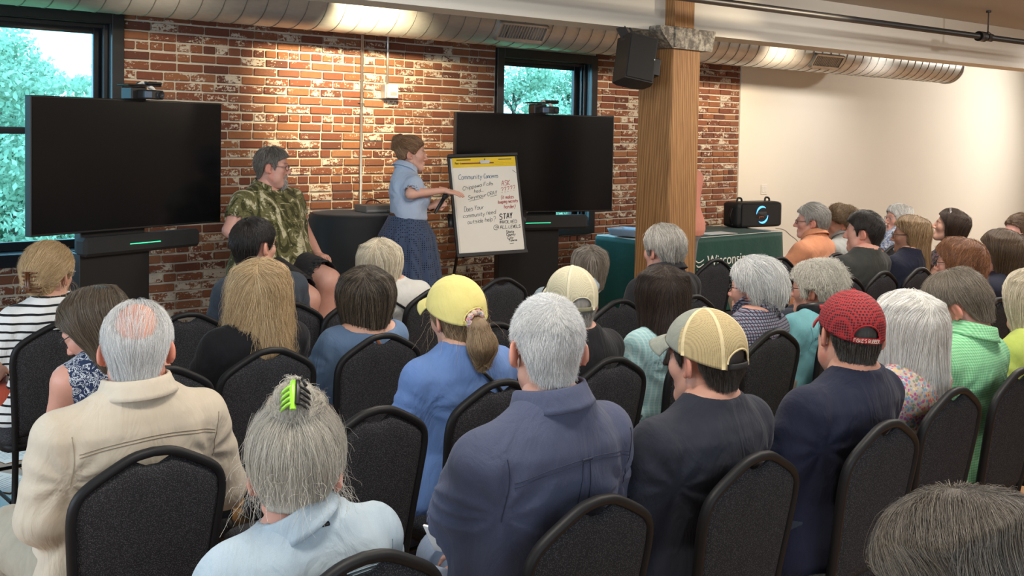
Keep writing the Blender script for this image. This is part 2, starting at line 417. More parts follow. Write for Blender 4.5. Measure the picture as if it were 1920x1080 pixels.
# ------------------------------------------------------------------ hair
def hair_shell(st, h):
    """st: style dict -> Field in head space."""
    k = st['k']; t = st.get('t', .014); zb = st.get('zb', -.11); F = Field((-.17, -.22, min(zb-.06, -.14)), (.17, .15, .2), h)
    w = st.get('w', 1.)
    F.put(ell((0, -.013, .038), (.076+t, .098+t*.95, .089+t*.8)))
    if k == 'short':
        F.put(cap((0, -.045, 0), (0, -.04, -.06), .057+t*.55, .05+t*.4), .03)
        lo = st.get('line', ([-.13, -.08, -.056, -.038, .006, .016, .024, .045, .07, .095], [-.085, -.078, -.05, .03, .034, .0, -.018, .052, .068, .078]))
    else:
        zt = .085; n = 9; zz = np.linspace(zb, zt, n); f = (zz-zb)/(zt-zb); dome = np.sqrt(np.clip(1-(np.clip(zz-.03, 0, 1)/.105)**2, 0, 1))
        hug = st.get('hug', 0)           # how far the ends turn in
        rx = (.076+t+.007)*(1+(w-1)*np.sin(np.pi*np.clip(1.15*(1-f)+.0, 0, .62))**1)*dome*(1-hug*(1-f)**2.5*.35); cy = -.03-(1-f)*st.get('back', .0)
        rb = (.085+t)*dome*(1-hug*(1-f)**2.5*.3)*(1-(1-f)*st.get('thin', 0)); rf = .06*dome
        F.put(loft(zz, 0*f, cy, rx, rf, rb, 2.1), .05)
        lo = st.get('line', ([-.13, .0, .03, .045, .06, .075, .1], [-.6, -.6, -.6, st.get('side', -.12), .045, .07, .08]))
    if k == 'bun': pass
    for p in st.get('extra', []): F.put(cap(*p), st.get('ek', .02))
    ly, lz = np.array(lo[0]), np.array(lo[1])
    F.where(lambda x, y, z: (np.interp(y, ly, lz)-z)*.75+0*x)
    if st.get('fringe'): F.put(ell((0, .068, .062), (.066, .03, .026)), .02)
    if st.get('bald'):
        b = st['bald']; F.put(ell(b[0], b[1]), .03, cut=True)
    if st.get('lump'):
        a, f = st['lump']; X, Y, Z = np.broadcast_arrays(F.X, F.Y, F.Z)
        F.D = F.D+(a*wob(np.stack([X.ravel(), Y.ravel(), Z.ravel()], 1), (f, f, f), st.get('seed', 3), 8)).reshape(F.D.shape).astype(np.float32)
    return F
def strands(st, F, V, n, rad, seed):
    """Lay n strands over the shell; returns (n, m, 3) points and radii."""
    r = np.random.default_rng(seed); m = st.get('m', 10); L = st.get('L', .22); cr = np.array(st.get('crown', (0, -.045, .135)))
    zb = st.get('zb', -.11); w = st.get('rootw', None)
    nor = F.grad(V); ok = nor[:, 2] > st.get('rootn', -.4)
    if st['k'] != 'short': ok &= V[:, 2] > st.get('rootz', -.02)
    if st.get('bald'):
        bb_ = ell(st['bald'][0], np.array(st['bald'][1])*1.0)[0]; ok &= bb_(V[:, 0], V[:, 1], V[:, 2]) > .004
    W = ok*(1.+st.get('topw', 2.)*(V[:, 2] > .06)); W = W/W.sum()
    P = V[r.choice(len(V), n, p=W)]+r.normal(size=(n, 3))*.003
    ln = L*(1-st.get('lv', .35)*r.random(n)); out = np.zeros((n, m, 3)); out[:, 0] = P; Q = P.copy()
    part = st.get('part'); fr = st.get('frizz', .004); rnd = .5*r.normal(size=(n, 3))+.95*np.stack([wob(P, (75, 75, 75), seed+q, 7) for q in (1, 2, 3)], 1); curl = st.get('curl', 0.); ph = r.random(n)*6.28
    lift0 = r.normal(size=n)*st.get('rough', .0022); lift1 = st.get('lift', 0.)*r.random(n)
    LN = st.get('line') or ([-.13, -.08, -.056, -.038, .006, .016, .024, .045, .07, .095], [-.085, -.078, -.05, .03, .034, .0, -.018, .052, .068, .078]); zj = r.random(n)*.012; kill = st.get('kill')
    live = np.ones(n, bool); bias = np.array(st.get('comb', (0, 0, 0.)))
    for j in range(1, m):
        u = Q-cr
        if part is not None: u = np.stack([Q[:, 0]-part, (Q[:, 1]-cr[1])*.25, Q[:, 2]*0], 1)
        u = u/(np.linalg.norm(u, axis=1)[:, None]+1e-6)
        low = np.clip((.11-Q[:, 2])/.1, 0, 1)[:, None]
        dvec = u*(1-.6*low)+np.array([0, 0, -1.])*low*st.get('fall', 1.2)+bias+rnd*.10
        if st.get('tail') is not None:
            tp = np.array(st['tail']); g = tp-Q; dist = np.linalg.norm(g, axis=1)[:, None]; dvec = np.where(Q[:, 2:3] > st.get('tailz', -1), g/(dist+1e-6)+rnd*.1, np.array([0, 0, -1.])+rnd*.12)
        nn = F.grad(Q); dvec = dvec-nn*(dvec*nn).sum(1)[:, None]*st.get('hold', 1.)
        dvec /= np.linalg.norm(dvec, axis=1)[:, None]+1e-6
        step = ln/(m-1)
        Q2 = Q+dvec*step[:, None]*live[:, None]
        nn = F.grad(Q2); sd = F.sample(Q2); want = .0012+lift0+lift1*(j/(m-1))**1.5
        Q2 = Q2-nn*np.clip(sd-want, -.02, .02)[:, None]*live[:, None]
        lim = np.interp(Q2[:, 1], *LN)
        live &= (Q2[:, 2] > zb+.004+zj) if st['k'] != 'short' else (Q2[:, 2] > lim-.007+zj*.5)
        if kill is not None: live &= ~kill(Q2)
        Q = Q2; o = Q+rnd*fr*(j/(m-1))**1.5
        if curl: o = o+curl*np.stack([np.sin(ph+j*1.9), np.cos(ph*1.3+j*1.7), np.sin(ph*.7+j*2.1)], 1)*min(1, j/3)
        out[:, j] = o
    R = rad*(1-.55*(np.arange(m)/(m-1))**2)[None]*np.ones((n, 1)); return out, R
def wisps(st, n, rad, seed):
    """Loose flyaway strands around the head."""
    r = np.random.default_rng(seed); m = 9; a = st['wisp']; out = np.zeros((n, m, 3))
    th = r.random(n)*6.28; z = .13*r.random(n)-.04; P = np.stack([.088*np.sin(th), -.015+.108*np.cos(th)*-1, z], 1)
    P = P[(P[:, 1] < .06) & ((P[:, 2] < .03) | (r.random(len(P)) < .25))]; n = len(P); out = np.zeros((n, m, 3)); d = P*[1, 1, .0]; d /= np.linalg.norm(d, axis=1)[:, None]; q = P.copy(); v = d*.8+r.normal(size=(n, 3))*.5
    for j in range(m):
        out[:, j] = q; v = v*.8+np.array([0, 0, -.35])+r.normal(size=(n, 3))*.35; q = q+v*a/m
    return out, np.full((n, m), rad)
def curves_object(name, P, R, m, parent):
    n, k, _ = P.shape; hc = bpy.data.hair_curves.new(name); hc.add_curves([k]*n)
    hc.attributes['position'].data.foreach_set('vector', P.astype(np.float32).ravel())
    a = hc.attributes.get('radius') or hc.attributes.new('radius', 'FLOAT', 'POINT'); a.data.foreach_set('value', R.astype(np.float32).ravel())
    hc.materials.append(m); o = bpy.data.objects.new(name, hc); C.objects.link(o); o.parent = parent; o['kind'] = 'stuff'; return o
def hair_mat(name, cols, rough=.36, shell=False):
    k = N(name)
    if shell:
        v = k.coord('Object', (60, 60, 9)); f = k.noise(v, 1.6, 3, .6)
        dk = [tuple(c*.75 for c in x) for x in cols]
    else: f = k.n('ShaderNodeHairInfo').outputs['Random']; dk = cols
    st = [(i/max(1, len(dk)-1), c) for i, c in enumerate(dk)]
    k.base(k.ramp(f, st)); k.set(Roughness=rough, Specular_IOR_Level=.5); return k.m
# ------------------------------------------------------------------ skin, cloth materials
_SK = {}
def skin_mat(c):
    if c in _SK: return _SK[c]
    k = N('skin'); a = k.n('ShaderNodeVertexColor', layer_name='mask').outputs[0]
    sp = k.n('ShaderNodeSeparateColor'); k.l(a, sp.inputs[0]); v = k.coord('Object')
    b = k.mix(k.noise(v, 45, 4, .6), tuple(x*.86 for x in c), tuple(min(1, x*1.1) for x in c))
    b = k.mix(k.math('MULTIPLY', k.noise(v, 14, 3), .45), b, (c[0], c[1]*.72, c[2]*.66))
    b = k.mix(k.math('MULTIPLY', sp.outputs[0], .62), b, (c[0]*1.02, c[1]*.58, c[2]*.5))
    b = k.mix(k.math('MULTIPLY', sp.outputs[1], .75), b, (c[0]*.72, c[1]*.42, c[2]*.4))
    b = k.mix(k.math('MULTIPLY', sp.outputs[2], .75), b, (c[0]*.28, c[1]*.24, c[2]*.22))
    k.base(b); k.set(Roughness=.48, Specular_IOR_Level=.4, Subsurface_Weight=.06, Subsurface_Radius=(.02, .008, .004))
    k.bump(k.noise(v, 420, 2), .12, .001); _SK[c] = k.m; return k.m
def cloth(name, kind='plain', c=(.1, .1, .1), d=None, e=None, s=1., rough=.85):
    k = N(name); v = k.coord('Object'); x, y, z = k.sep(v)[:3]; d = d or tuple(min(1, q*1.35+.01) for q in c)
    st = lambda f, a=.5: k.math('GREATER_THAN', f, a)
    per = lambda q, p, duty: k.math('LESS_THAN', k.math('FRACT', k.math('MULTIPLY', k.math('ADD', q, 10.), 1/p)), duty)
    nz = k.noise(v, 30, 4)
    if kind == 'plain': b = k.mix(nz, c, d)
    elif kind == 'denim':
        b = k.mix(k.noise(k.coord('Object', (1, 1, .35)), 22, 5, .65), c, d); b = k.mix(k.math('MULTIPLY', k.noise(v, 500, 1), .35), b, e or (1, 1, 1))
    elif kind == 'stripes': b = k.mix(per(k.math('ADD', z, k.math('MULTIPLY', k.noise(v, 9, 2), .012)), .034*s, .27), c, d)
    elif kind == 'vstripes':
        b = k.mix(k.math('MULTIPLY', per(x, .016*s, .35), .6), c, d); b = k.mix(k.math('MULTIPLY', per(z, .011*s, .3), .35), b, d)
    elif kind == 'gingham':
        b = k.mix(k.math('MULTIPLY', k.math('ADD', per(x, .009*s, .5), per(z, .009*s, .5)), .5), c, d)
    elif kind == 'plaid':
        p = k.math('ADD', per(x, .013*s, .3), per(z, .013*s, .3)); b = k.mix(k.math('MINIMUM', p, 1.), c, d)
        b = k.mix(k.math('MULTIPLY', k.math('MULTIPLY', per(x, .026*s, .3), per(z, .026*s, .3)), .8), b, e or (.3, .1, .12))
    elif kind == 'dots':
        u = k.coord('Object', (1/s, 1/s, 1/s)); b = k.mix(k.math('LESS_THAN', k.voro(u, 62, rnd=.1), .3), c, d)
    elif kind == 'paisley':
        f = k.noise(v, 26*s, 2, .5, 2.6); b = k.mix(k.ramp(f, [(0, 0), (.47, 0), (.49, 1), (.53, 1), (.55, 0), (.62, 0), (.64, 1), (.68, 0)]), c, d)
    elif kind == 'floral':
        cell = k.n('ShaderNodeTexVoronoi'); cell.inputs['Scale'].default_value = 78*s; k.l(v, cell.inputs['Vector'])
        hue = k.ramp(k.sep(cell.outputs['Color'])[0], [(0, (.62, .16, .2)), (.25, (.2, .38, .55)), (.45, (.75, .5, .2)), (.6, (.5, .12, .35)), (.75, (.72, .62, .5)), (.9, (.25, .3, .2))], True)
        f = k.math('LESS_THAN', k.math('ADD', cell.outputs['Distance'], k.math('MULTIPLY', k.noise(v, 190, 2), .5)), .78); b = k.mix(f, c, hue)
    elif kind == 'leaf':
        u = k.coord('Object', (1, 1, .45), (0, .7, .3)); f = k.noise(u, 13*s, 3, .5, 2.2); w2 = k.noise(k.coord('Object', (.5, 1, 1), (.3, -.6, .2)), 20*s, 3, .6, 3.)
        b = k.ramp(f, [(0, c), (.42, c), (.46, e or (.2, .2, .05)), (.56, e or (.2, .2, .05)), (.6, d), (1, d)])
        b = k.mix(k.ramp(w2, [(.5, 0), (.54, .75), (.58, 0)]), b, c); b = k.mix(k.ramp(w2, [(.62, 0), (.68, .8)]), b, d)
    elif kind == 'print':
        f = k.noise(v, 22*s, 2, .5, 1.8); b = k.ramp(f, [(0, c), (.44, c), (.47, d), (.52, d), (.55, c), (.6, e or d), (.64, c)])
    k.base(b); k.set(Roughness=rough, Specular_IOR_Level=.2, Sheen_Weight=.08)
    h = k.noise(k.coord('Object', (1, 1, .5), (.2, .35, .1)), 8.5, 4, .52, 1.6); w_ = k.n('ShaderNodeBump'); w_.inputs['Strength'].default_value = .55; w_.inputs['Distance'].default_value = .02; k.l(h, w_.inputs['Height'])
    k.bump(k.mix(.5, k.noise(v, 700, 1), k.noise(v, 55, 4)), .28, .002); k.l(w_.outputs[0], k.t.nodes['Bump.001' if 'Bump.001' in k.t.nodes else 'Bump'].inputs['Normal']); return k.m
MBLK = plain('black_plastic', (.012, .012, .013), .4); MSEAM = plain('seam_thread', (.05, .06, .09), .8)
MEYE = None
def eye_mat():
    k = N('eye'); x, y, z = k.sep(k.coord('Object'))[:3]
    r = k.math('SQRT', k.math('ADD', k.math('MULTIPLY', x, x), k.math('MULTIPLY', z, z)))
    ir = k.ramp(k.math('MULTIPLY', r, 100), [(0, (.005, .005, .005)), (.26, (.005, .005, .005)), (.3, (.07, .06, .05)), (.58, (.05, .045, .04)), (.64, (.62, .58, .55)), (1, (.6, .5, .48))])
    k.base(ir); k.set(Roughness=.12); return k.m
_b = MB(); _b.grid(lambda u, v: (.0124*math.cos(6.2832*u)*math.sin(math.pi*v), .0124*math.cos(math.pi*v), .0124*math.sin(6.2832*u)*math.sin(math.pi*v)), 20, 14, True)
EYE_ME = _b.mesh('eye')
MSHOE = plain('dark_shoe_leather', (.03, .026, .024), .5); MLENS = None
_tr = {}
def trous(c):
    if c not in _tr: _tr[c] = cloth('trousers_cloth', 'plain', c)
    return _tr[c]
def quads_inside(Q, mask): return Q[mask[Q].all(1)]
def glasses(par, M, Hc, hs, m, lens=(.0235, .018), up=0.):
    b = MB()
    X = lambda p: np.asarray(p, float)*hs@M.T+Hc
    for s in (-1, 1):
        th = np.linspace(0, 2*np.pi, 24, endpoint=False); c, sn = np.cos(th), np.sin(th)
        P = np.stack([s*.033+lens[0]*np.sign(c)*np.abs(c)**.75, .1055-.35*(np.abs(.033*s+lens[0]*c)-.02).clip(0)+0*th, .002+up+lens[1]*np.sign(sn)*np.abs(sn)**.75], 1)
        b.tube(X(P), .0019, 6, closed=True)
        b.tube(X([(s*.056, .095, .008+up), (s*.074, .075, .01+up), (s*.081, .0, .012+up), (s*.081, -.02, .006+up)]), .0019, 6)
    b.tube(X([(-.0105, .106, .005+up), (0, .11, .008+up), (.0105, .106, .005+up)]), .0018, 6)
    return b.build('glasses', m, par)
def cap_on(par, M, Hc, hs, mc, mb=None, ms=None, bill=.072, arch=True, seams=None, front=None, button=None, R=(.0935, .118, .105)):
    c = np.array((0, -.008, .035)); nu, nv = 96, 30
    def zr(y): return np.interp(y, [-.12, .1], [-.012, .058])
    V = []
    for j in range(nv):
        for i in range(nu):
            a = 2*math.pi*i/nu; s = j/(nv-1)*.985
            y0 = c[1]+R[1]*math.cos(a); z0 = zr(y0); z = z0+(c[2]+R[2]-z0)*math.sin(s*math.pi/2)
            q = math.sqrt(max(0, 1-max(0, (z-c[2])/R[2])**2)); V.append((R[0]*math.sin(a)*q, c[1]+R[1]*math.cos(a)*q, z))
    V = np.array(V); V = np.vstack([V, [(0, c[1], c[2]+R[2]*1.0)]])
    Q = [[j*nu+i, j*nu+(i+1) % nu, (j+1)*nu+(i+1) % nu, (j+1)*nu+i] for j in range(nv-1) for i in range(nu)]; Q = np.array(Q)[:, ::-1]
    T = np.array([[(nv-1)*nu+i, (nv-1)*nu+(i+1) % nu, len(V)-1] for i in range(nu)])[:, ::-1]
    cen = V[Q].mean(1)
    if arch:
        inn = (cen[:, 1] < -.04) & (np.abs(cen[:, 0]) < .04) & (cen[:, 2] < zr(-.115)+.016+.036*np.sqrt(np.clip(1-(cen[:, 0]/.04)**2, 0, 1)))
        Q = Q[~inn]
    tr = lambda P: np.asarray(P)*hs@M.T+Hc
    msh = np_mesh('cap', tr(V), [Q, T]); cr = ob('cap', msh, mc, par)
    if front:   # front two panels in another cloth
        msh.materials.append(front); cc = np.vstack([cen[~inn] if arch else cen, V[T].mean(1)])
        msh.polygons.foreach_set('material_index', ((cc[:, 1] > -.004+.25*0*cc[:, 0]) & (cc[:, 1] > -.01+.55*(np.abs(cc[:, 0])-.055))).astype(np.int32))
    sm = cr.modifiers.new('thick', 'SOLIDIFY'); sm.thickness = .0022; sm.offset = 0
    if bill:
        b = MB()
        def fn(u, v):
            a = math.radians(-62+124*u); x0 = R[0]*math.sin(a); y0 = c[1]+R[1]*math.cos(a); z0 = zr(y0)
            L = bill*math.cos(a*1.15)**.55; return tr([(x0*(1+.04*v), y0+L*v, z0+.004-.012*v-.9*x0*x0*(1+v)-.010*v*v)])[0]
        b.grid(fn, 28, 9); o = b.build('bill', mb or mc, cr); sm = o.modifiers.new('thick', 'SOLIDIFY'); sm.thickness = .004; sm.offset = 0
    if arch:
        b = MB(); P = []
        for a in np.linspace(-26, 26, 9):
            a = math.radians(180+a); y0 = c[1]+R[1]*math.cos(a); P.append((R[0]*1.01*math.sin(a), y0*1.005, zr(y0)+.009))
        b.tube(tr(P), 1, 8, flat=(.0022, .009), up=M@np.array([0, 0, 1.])); b.build('strap', ms or mb or mc, cr)
        b = MB(); P = []
        for a in np.linspace(0, math.pi, 15):
            x = .041*math.cos(a); z = zr(-.115)+.016+.037*math.sin(a); q = math.sqrt(max(0, 1-max(0, (z-c[2])/R[2])**2-(x/R[0])**2)); P.append((x, c[1]-R[1]*q*1.01, z))
        b.tube(tr(P), .0026, 6); b.build('opening_trim', seams or mb or mc, cr)
    if seams:
        for a in (-90, -28, 28, 90, 0) if not arch else (-148, 148, -90, 90):
            P = []
            for s in np.linspace(0, 1, 14):
                r = math.radians(a); y0 = c[1]+R[1]*math.cos(r); z0 = zr(y0); z = z0+(c[2]+R[2]-z0)*math.sin(s*math.pi/2)
                q = math.sqrt(max(0, 1-max(0, (z-c[2])/R[2])**2)); P.append((R[0]*1.008*math.sin(r)*q, c[1]+R[1]*1.008*math.cos(r)*q, z+.0005))
            b = MB(); b.tube(tr(P), 1, 6, flat=(.0065, .0016), up=[M@(np.array(p)-c) for p in P]); b.build('seam_tape', seams, cr)
    b = MB(); b.grid(lambda u, v: tr([(.008*math.cos(6.2832*u)*math.sin(v*1.57), c[1]+.008*math.sin(6.2832*u)*math.sin(v*1.57), c[2]+R[2]+.005*math.cos(v*1.57))])[0], 10, 4, True)
    b.build('button', button or mb or mc, cr); return cr
def person(label, head, Y=None, z=None, base=None, hb=0., hp=0., hr=0., bb=0., sex='m', face=False, tone=(.66, .43, .34), hs=1., w=1., belly=1.,
           shirt=None, sleeve='short', neck=.008, collar=None, pants=(.03, .035, .05), bare_legs=False, hair=None, haircol=None, hroot=None, pz=0., arms=None,
           fold=.003, eo=0., torso_dy=0., yoke=False, straps=(), head_kind=None, extra=None, seed=1, legs='sit', hem=.46, carve=(), baggy=.012):
    """head=(px, py of the crown). Y: the plane the crown stands on (surveyed), base=(x, y) of the seat."""
    top = on_y(head[0], head[1], Y) if Y is not None else at(head[0], head[1], z)
    depth = float((top-EYEP)@_fw)
    ht = (hair or {}).get('t', .012)
    # head centre below the crown, allowing for the pitch of the head
    M3 = rotm(hb-bb, hp, hr)                                       # head in the body's frame
    Hw = top-np.array([0, 0, (.124+ht*.8)*hs])
    bx, by = base if base is not None else (Hw[0], Hw[1])
    root = thing('person', label, 'person', (bx, by, 0), -math.radians(bb))
    c, s = math.cos(math.radians(bb)), math.sin(math.radians(bb)); dx, dy = Hw[0]-bx, Hw[1]-by
    H = np.array([c*dx-s*dy, s*dx+c*dy, Hw[2]])                     # body frame is turned clockwise by bb
    st = (H[2]-.52-pz)/.685
    def T(p):
        x, y, zz = p; f = (zz-.52)/.685; g = np.clip(f, 0, 1.15)**1.25
        return np.array([x+H[0]*g, y+H[1]*g, .52+pz+(zz-.52)*st])
    fem = sex == 'f'
    zs = np.array([.44, .5, .57, .70, .84, .94, 1.0, 1.04, 1.075, 1.11])
    rx = np.array([.172, .185, .18, .158, .172, .180, .168, .130, .088, .062])*w
    rf = np.array([.12, .135, .14, .13, .128, .118, .10, .082, .066, .055]); rb = np.array([.11, .122, .118, .102, .108, .11, .102, .088, .07, .058])
    if fem: rx = rx*np.array([1.04, 1.06, 1.0, .9, .88, .89, .9, .92, .92, .9]); rb = rb*.95
    rf = rf*np.interp(zs, [.45, .6, .75, .95, 1.1], [1+(belly-1)*.6, belly, belly, 1+(belly-1)*.3, 1]); rx2 = rx*np.interp(zs, [.45, .6, .8, 1.0], [1+(belly-1)*.5, 1+(belly-1)*.6, 1+(belly-1)*.25, 1])
    cy = np.array([0, -.002, -.005, -.012, -.022, -.03, -.034, -.038, -.042, -.045])
    ce = np.array([T((0, q, zz)) for q, zz in zip(cy, zs)])
    def torso(off, z0=None): 
        zz = ce[:, 2].copy()
        if z0 is not None: zz = np.where(zz < z0, z0, zz)
        return loft(zz, ce[:, 0], ce[:, 1], rx2+off, rf+off, rb+off)
    sw = (.172 if not fem else .150)*w; ar = (1. if not fem else .85)*(.92+.08*w)
    J = {}
    A = arms or {}
    for sd in (-1, 1):
        sh = T((sd*sw, -.03, .985)); el = T((sd*(sw+.055+eo), .035, .72)); wr = np.array([sd*.10, .27, .62+pz]); hd = (-sd*.25, 1, -.2); pm = (0, 0, -1); ps = 'relaxed'
        if sd in A:
            a = A[sd]; el = np.array(a[0], float); wr = np.array(a[1], float); hd = a[2]; pm = a[3]; ps = a[4]
            if len(a) > 5: sh = sh+np.array(a[5])
        J[sd] = (sh, el, wr, hd, pm, ps)
    if legs == 'sit': LG = {sd: (np.array([sd*.095, .03, .555]), np.array([sd*.13, .46, .53]), np.array([sd*.13, .43, .09]), np.array([sd*.015, 1, 0])) for sd in (-1, 1)}
    elif legs == 'stand': LG = {sd: (np.array([sd*.09, 0, .93]), np.array([sd*.1, .03, .5]), np.array([sd*.11, -.01, .09]), np.array([sd*.2, 1, 0])) for sd in (-1, 1)}
    else: LG = legs
    near = depth < 3.3; mid = depth < 5.2
    # ---- body: neck, chest, arms (and legs when they show) as one surface
    hbB = np.array([0, -.02, -.075])*hs@M3.T+H; nb = T((0, -.042, 1.05)); nr = (.056 if not fem else .047)*(1.1 if head_kind == 'h' else 1)
    pts = [J[q][i] for q in J for i in range(3)]+[H, nb]+([LG[q][i] for q in LG for i in range(3)] if bare_legs else [])
    lo = np.min(pts, 0)-.26; hi = np.max(pts, 0)+.2; lo[2] = max(lo[2], .0 if bare_legs else .40+pz*.9); hi[2] = H[2]+.02
    B = Field(lo, hi, .0122 if near else .014 if mid else .0155)
    B.put(torso(-.004)); B.put(cap(nb, hbB, nr*1.1, nr*.94), .05)
    for sd in (-1, 1):
        sh, el, wr = J[sd][:3]
        B.put(cap(T((sd*.03, -.045, 1.075)), sh+[-sd*.01, 0, .02], .042, .04), .045)
        B.put(cap(sh, el, .055*ar, .042*ar), .05); B.put(cap(el, wr, .041*ar, .0275*ar), .02)
        if fem: B.put(ell(T((sd*.075*w, .085, .88)), (.07, .06, .065)), .05)
        if bare_legs:
            h_, k_, a_ = LG[sd][:3]; B.put(cap(h_, k_, .088*w, .062*w), .05); B.put(cap(k_, a_, .056*w, .038*w), .03); B.put(ell((k_*.62+a_*.38)+np.array([0, -.02, 0]), (.05*w, .055*w, .1)), .04)
    V, Q = B.nets(); V0 = V; vs, qs, cs, n = [V], [Q], [np.zeros((len(V), 3))], len(V)
    hh = (.004 if depth > 7 and pz > 0 else .0044 if depth < 4.2 else .0047) if face else (.0058 if near else .0068)
    hv, hq, hc = head_mesh(head_kind or ('f' if fem else 'm'), hh)
    rr = np.random.default_rng(seed*13+5); jit = 1+rr.normal(size=3)*.02
    vs.append((hv*jit*hs)@M3.T+H); qs.append(hq+n); cs.append(hc); n += len(hv)
    for sd in (-1, 1):
        sh, el, wr, hd, pm, ps = J[sd]; v, q = hand_at(ps, sd, wr+(wr-el)/np.linalg.norm(wr-el)*.005, hd, pm, .0038 if face and pz > 0 else .0072, .96*ar**.5)
        vs.append(v); qs.append(q+n); cs.append(np.zeros((len(v), 3))); n += len(v)
    if face:
        for sd in (-1, 1):
            e = ob('eye', EYE_ME, MEYE, root); Mx = Matrix([list(r) for r in M3*hs]).to_4x4(); Mx.translation = Vector((np.array([sd*.031, .0765, .0025])*jit*hs)@M3.T+H); e.matrix_local = Mx
    # ---- shirt
    tv = tq = None
    if shirt is not None:
        off = baggy; hz = T((0, 0, hem))[2]
        pts = [J[q][0] for q in J]+[J[q][1] for q in J]+([J[q][2] for q in J] if sleeve == 'long' else [])+[T((0, 0, 1.1)), T((0, 0, hem))]
        lo = np.min(pts, 0)-.12; hi = np.max(pts, 0)+.12; lo[0] = min(lo[0], -.24*w*max(1, belly)); hi[0] = max(hi[0], .24*w*max(1, belly)); lo[1] = min(lo[1], -.2); hi[1] = max(hi[1], .16*belly+.08); lo[2] = hz-.03; hi[2] = T((0, 0, 1.13))[2]+.03
        F = Field(lo, hi, .0088 if near else .0106 if mid else .0125)
        F.put(torso(off, hz))
        for sd in (-1, 1):
            sh, el, wr = J[sd][:3]
            F.put(cap(T((sd*.03, -.045, 1.07)), sh+[-sd*.01, 0, .022], .045, .045), .045)
            if fem: F.put(ell(T((sd*.075*w, .085, .88)), (.075, .068, .072)), .05)
            if sleeve in ('short', 'elbow', 'long', 'roll'):
                t = {'short': .68, 'elbow': 1.0, 'long': 1., 'roll': .95}[sleeve]; e2 = sh+(el-sh)*t; r1 = .057*ar+off*.7; r2 = (.058 if sleeve == 'short' else .056)*ar+off*.6
                F.put(cap(sh, e2, r1, r2), .045)
                if sleeve == 'long': F.put(cap(el, el+(wr-el)*.93, r2, .036*ar+off*.6), .025)
        for sd in (-1, 1):
            sh, el, wr = J[sd][:3]; d = (el-sh)/np.linalg.norm(el-sh)
            if sleeve in ('short', 'elbow', 'roll'):
                t = {'short': .68, 'elbow': 1.0, 'roll': .95}[sleeve]; e2 = sh+(el-sh)*t; rr2 = (.058 if sleeve == 'short' else .056)*ar+off*.6
                F.put(cap(e2+d*(rr2*.75), e2+d*.2, rr2*1.25), .004, cut=True); F.put(cap(e2-d*.02, e2+d*.12, rr2-.007), .002, cut=True)
            elif sleeve == 'none': F.put(cap(sh+[sd*.035, 0, -.02], el, .066*ar), .012, cut=True)
        ax_ = (hbB-nb)/np.linalg.norm(hbB-nb)
        F.put(cap(nb+ax_*.03, nb+ax_*.16, nr*1.1+neck), .006, cut=True)
        for p in carve: F.put((ell if p[0] == 'e' else cap)(T(p[1]), p[2]), .01, cut=True)
        tv, tq = F.nets(); nn = F.grad(tv)
        r1 = 1-np.abs(wob(tv, (26, 20, 9), seed+11)); r2 = wob(tv, (13, 13, 17), seed+23)
        low = np.clip((T((0, 0, 1.0))[2]-tv[:, 2])/.12, 0, 1)
        rad_ = 0
        for sd in (-1, 1):
            A_ = T((sd*.165*w, -.08, .885)); dx_, dz_ = tv[:, 0]-A_[0], tv[:, 2]-A_[2]; rr_ = np.sqrt(dx_**2+dz_**2); th_ = np.arctan2(dz_, -sd*dx_)
            rad_ = rad_+np.sin(th_*8+1.6*wob(tv, (9, 9, 9), seed+31+sd))*np.exp(-(rr_/.13)**2)*np.clip(rr_/.05, 0, 1)
        ver_ = np.sin(tv[:, 0]*48+2.2*wob(tv, (6, 6, 4), seed+41))*np.clip((T((0, 0, .93))[2]-tv[:, 2])/.2, 0, 1)
        tv = tv+nn*(fold*((r1**2*1.5-.6)*(.3+.5*low)+.5*r2+.95*rad_+.55*ver_))[:, None]
        so = ob('shirt', np_mesh('shirt', tv, tq), shirt, root)
        bvh = None
        if yoke or straps or extra == 'seam': bvh = BVHTree.FromPolygons([tuple(p) for p in tv], [tuple(q) for q in tq])
        def lay(P, rise=.001):
            out, nr_ = [], []
            for x, zz in P:
                h = bvh.ray_cast(Vector((x, -1.5, zz)), Vector((0, 1, 0)))
                if h[0] is not None: out.append(np.array(h[0])+np.array(h[1])*rise*(1 if h[1].y < 0 else -1)); nr_.append(np.array(h[1]))
            return np.array(out), np.array(nr_)
        if yoke:
            zc = (yoke if yoke is not True else .955)+.035
            for dz in (0, -.009):
                P, nr_ = lay([(H[0]*.9+x*w, T((0, 0, zc+dz-1.1*x*x))[2]) for x in np.linspace(-.16, .16, 40)]); b = MB(); b.tube(P, .0010, 5); b.build('yoke_seam', MSEAM if yoke is True else yoke_mat.get(yoke, MSEAM), so)
        if yoke == .95:
            for dx_ in (-.011, .011):
                P_, nr_ = lay([(H[0]*.9+dx_*(1+1.2*q), T((0, 0, .982-.2*q))[2]) for q in np.linspace(0, 1, 24)]); b = MB(); b.tube(P_, .0012, 5); b.build('pleat_seam', yoke_mat[yoke], so)
            P_, nr_ = lay([(H[0]*.9+x_, T((0, 0, .984))[2]) for x_ in np.linspace(-.016, .016, 8)], .004); b = MB(); b.tube(P_, 1, 6, flat=(.0035, .0012), up=nr_); b.build('hang_loop', yoke_mat[yoke], so)
        if yoke:
            for sd in (-1, 1):
                P_, nr_ = lay(spline([(H[0]*.9+sd*sw*1.00, T((0, 0, 1.01))[2]), (H[0]*.85+sd*sw*.97, T((0, 0, .95))[2]), (H[0]*.8+sd*sw*1.0, T((0, 0, .87))[2])], 24)); b = MB()
                if len(P_) > 3: b.tube(P_, .0010, 5); b.build('armhole_seam', MSEAM if yoke is True else yoke_mat.get(yoke, MSEAM), so)
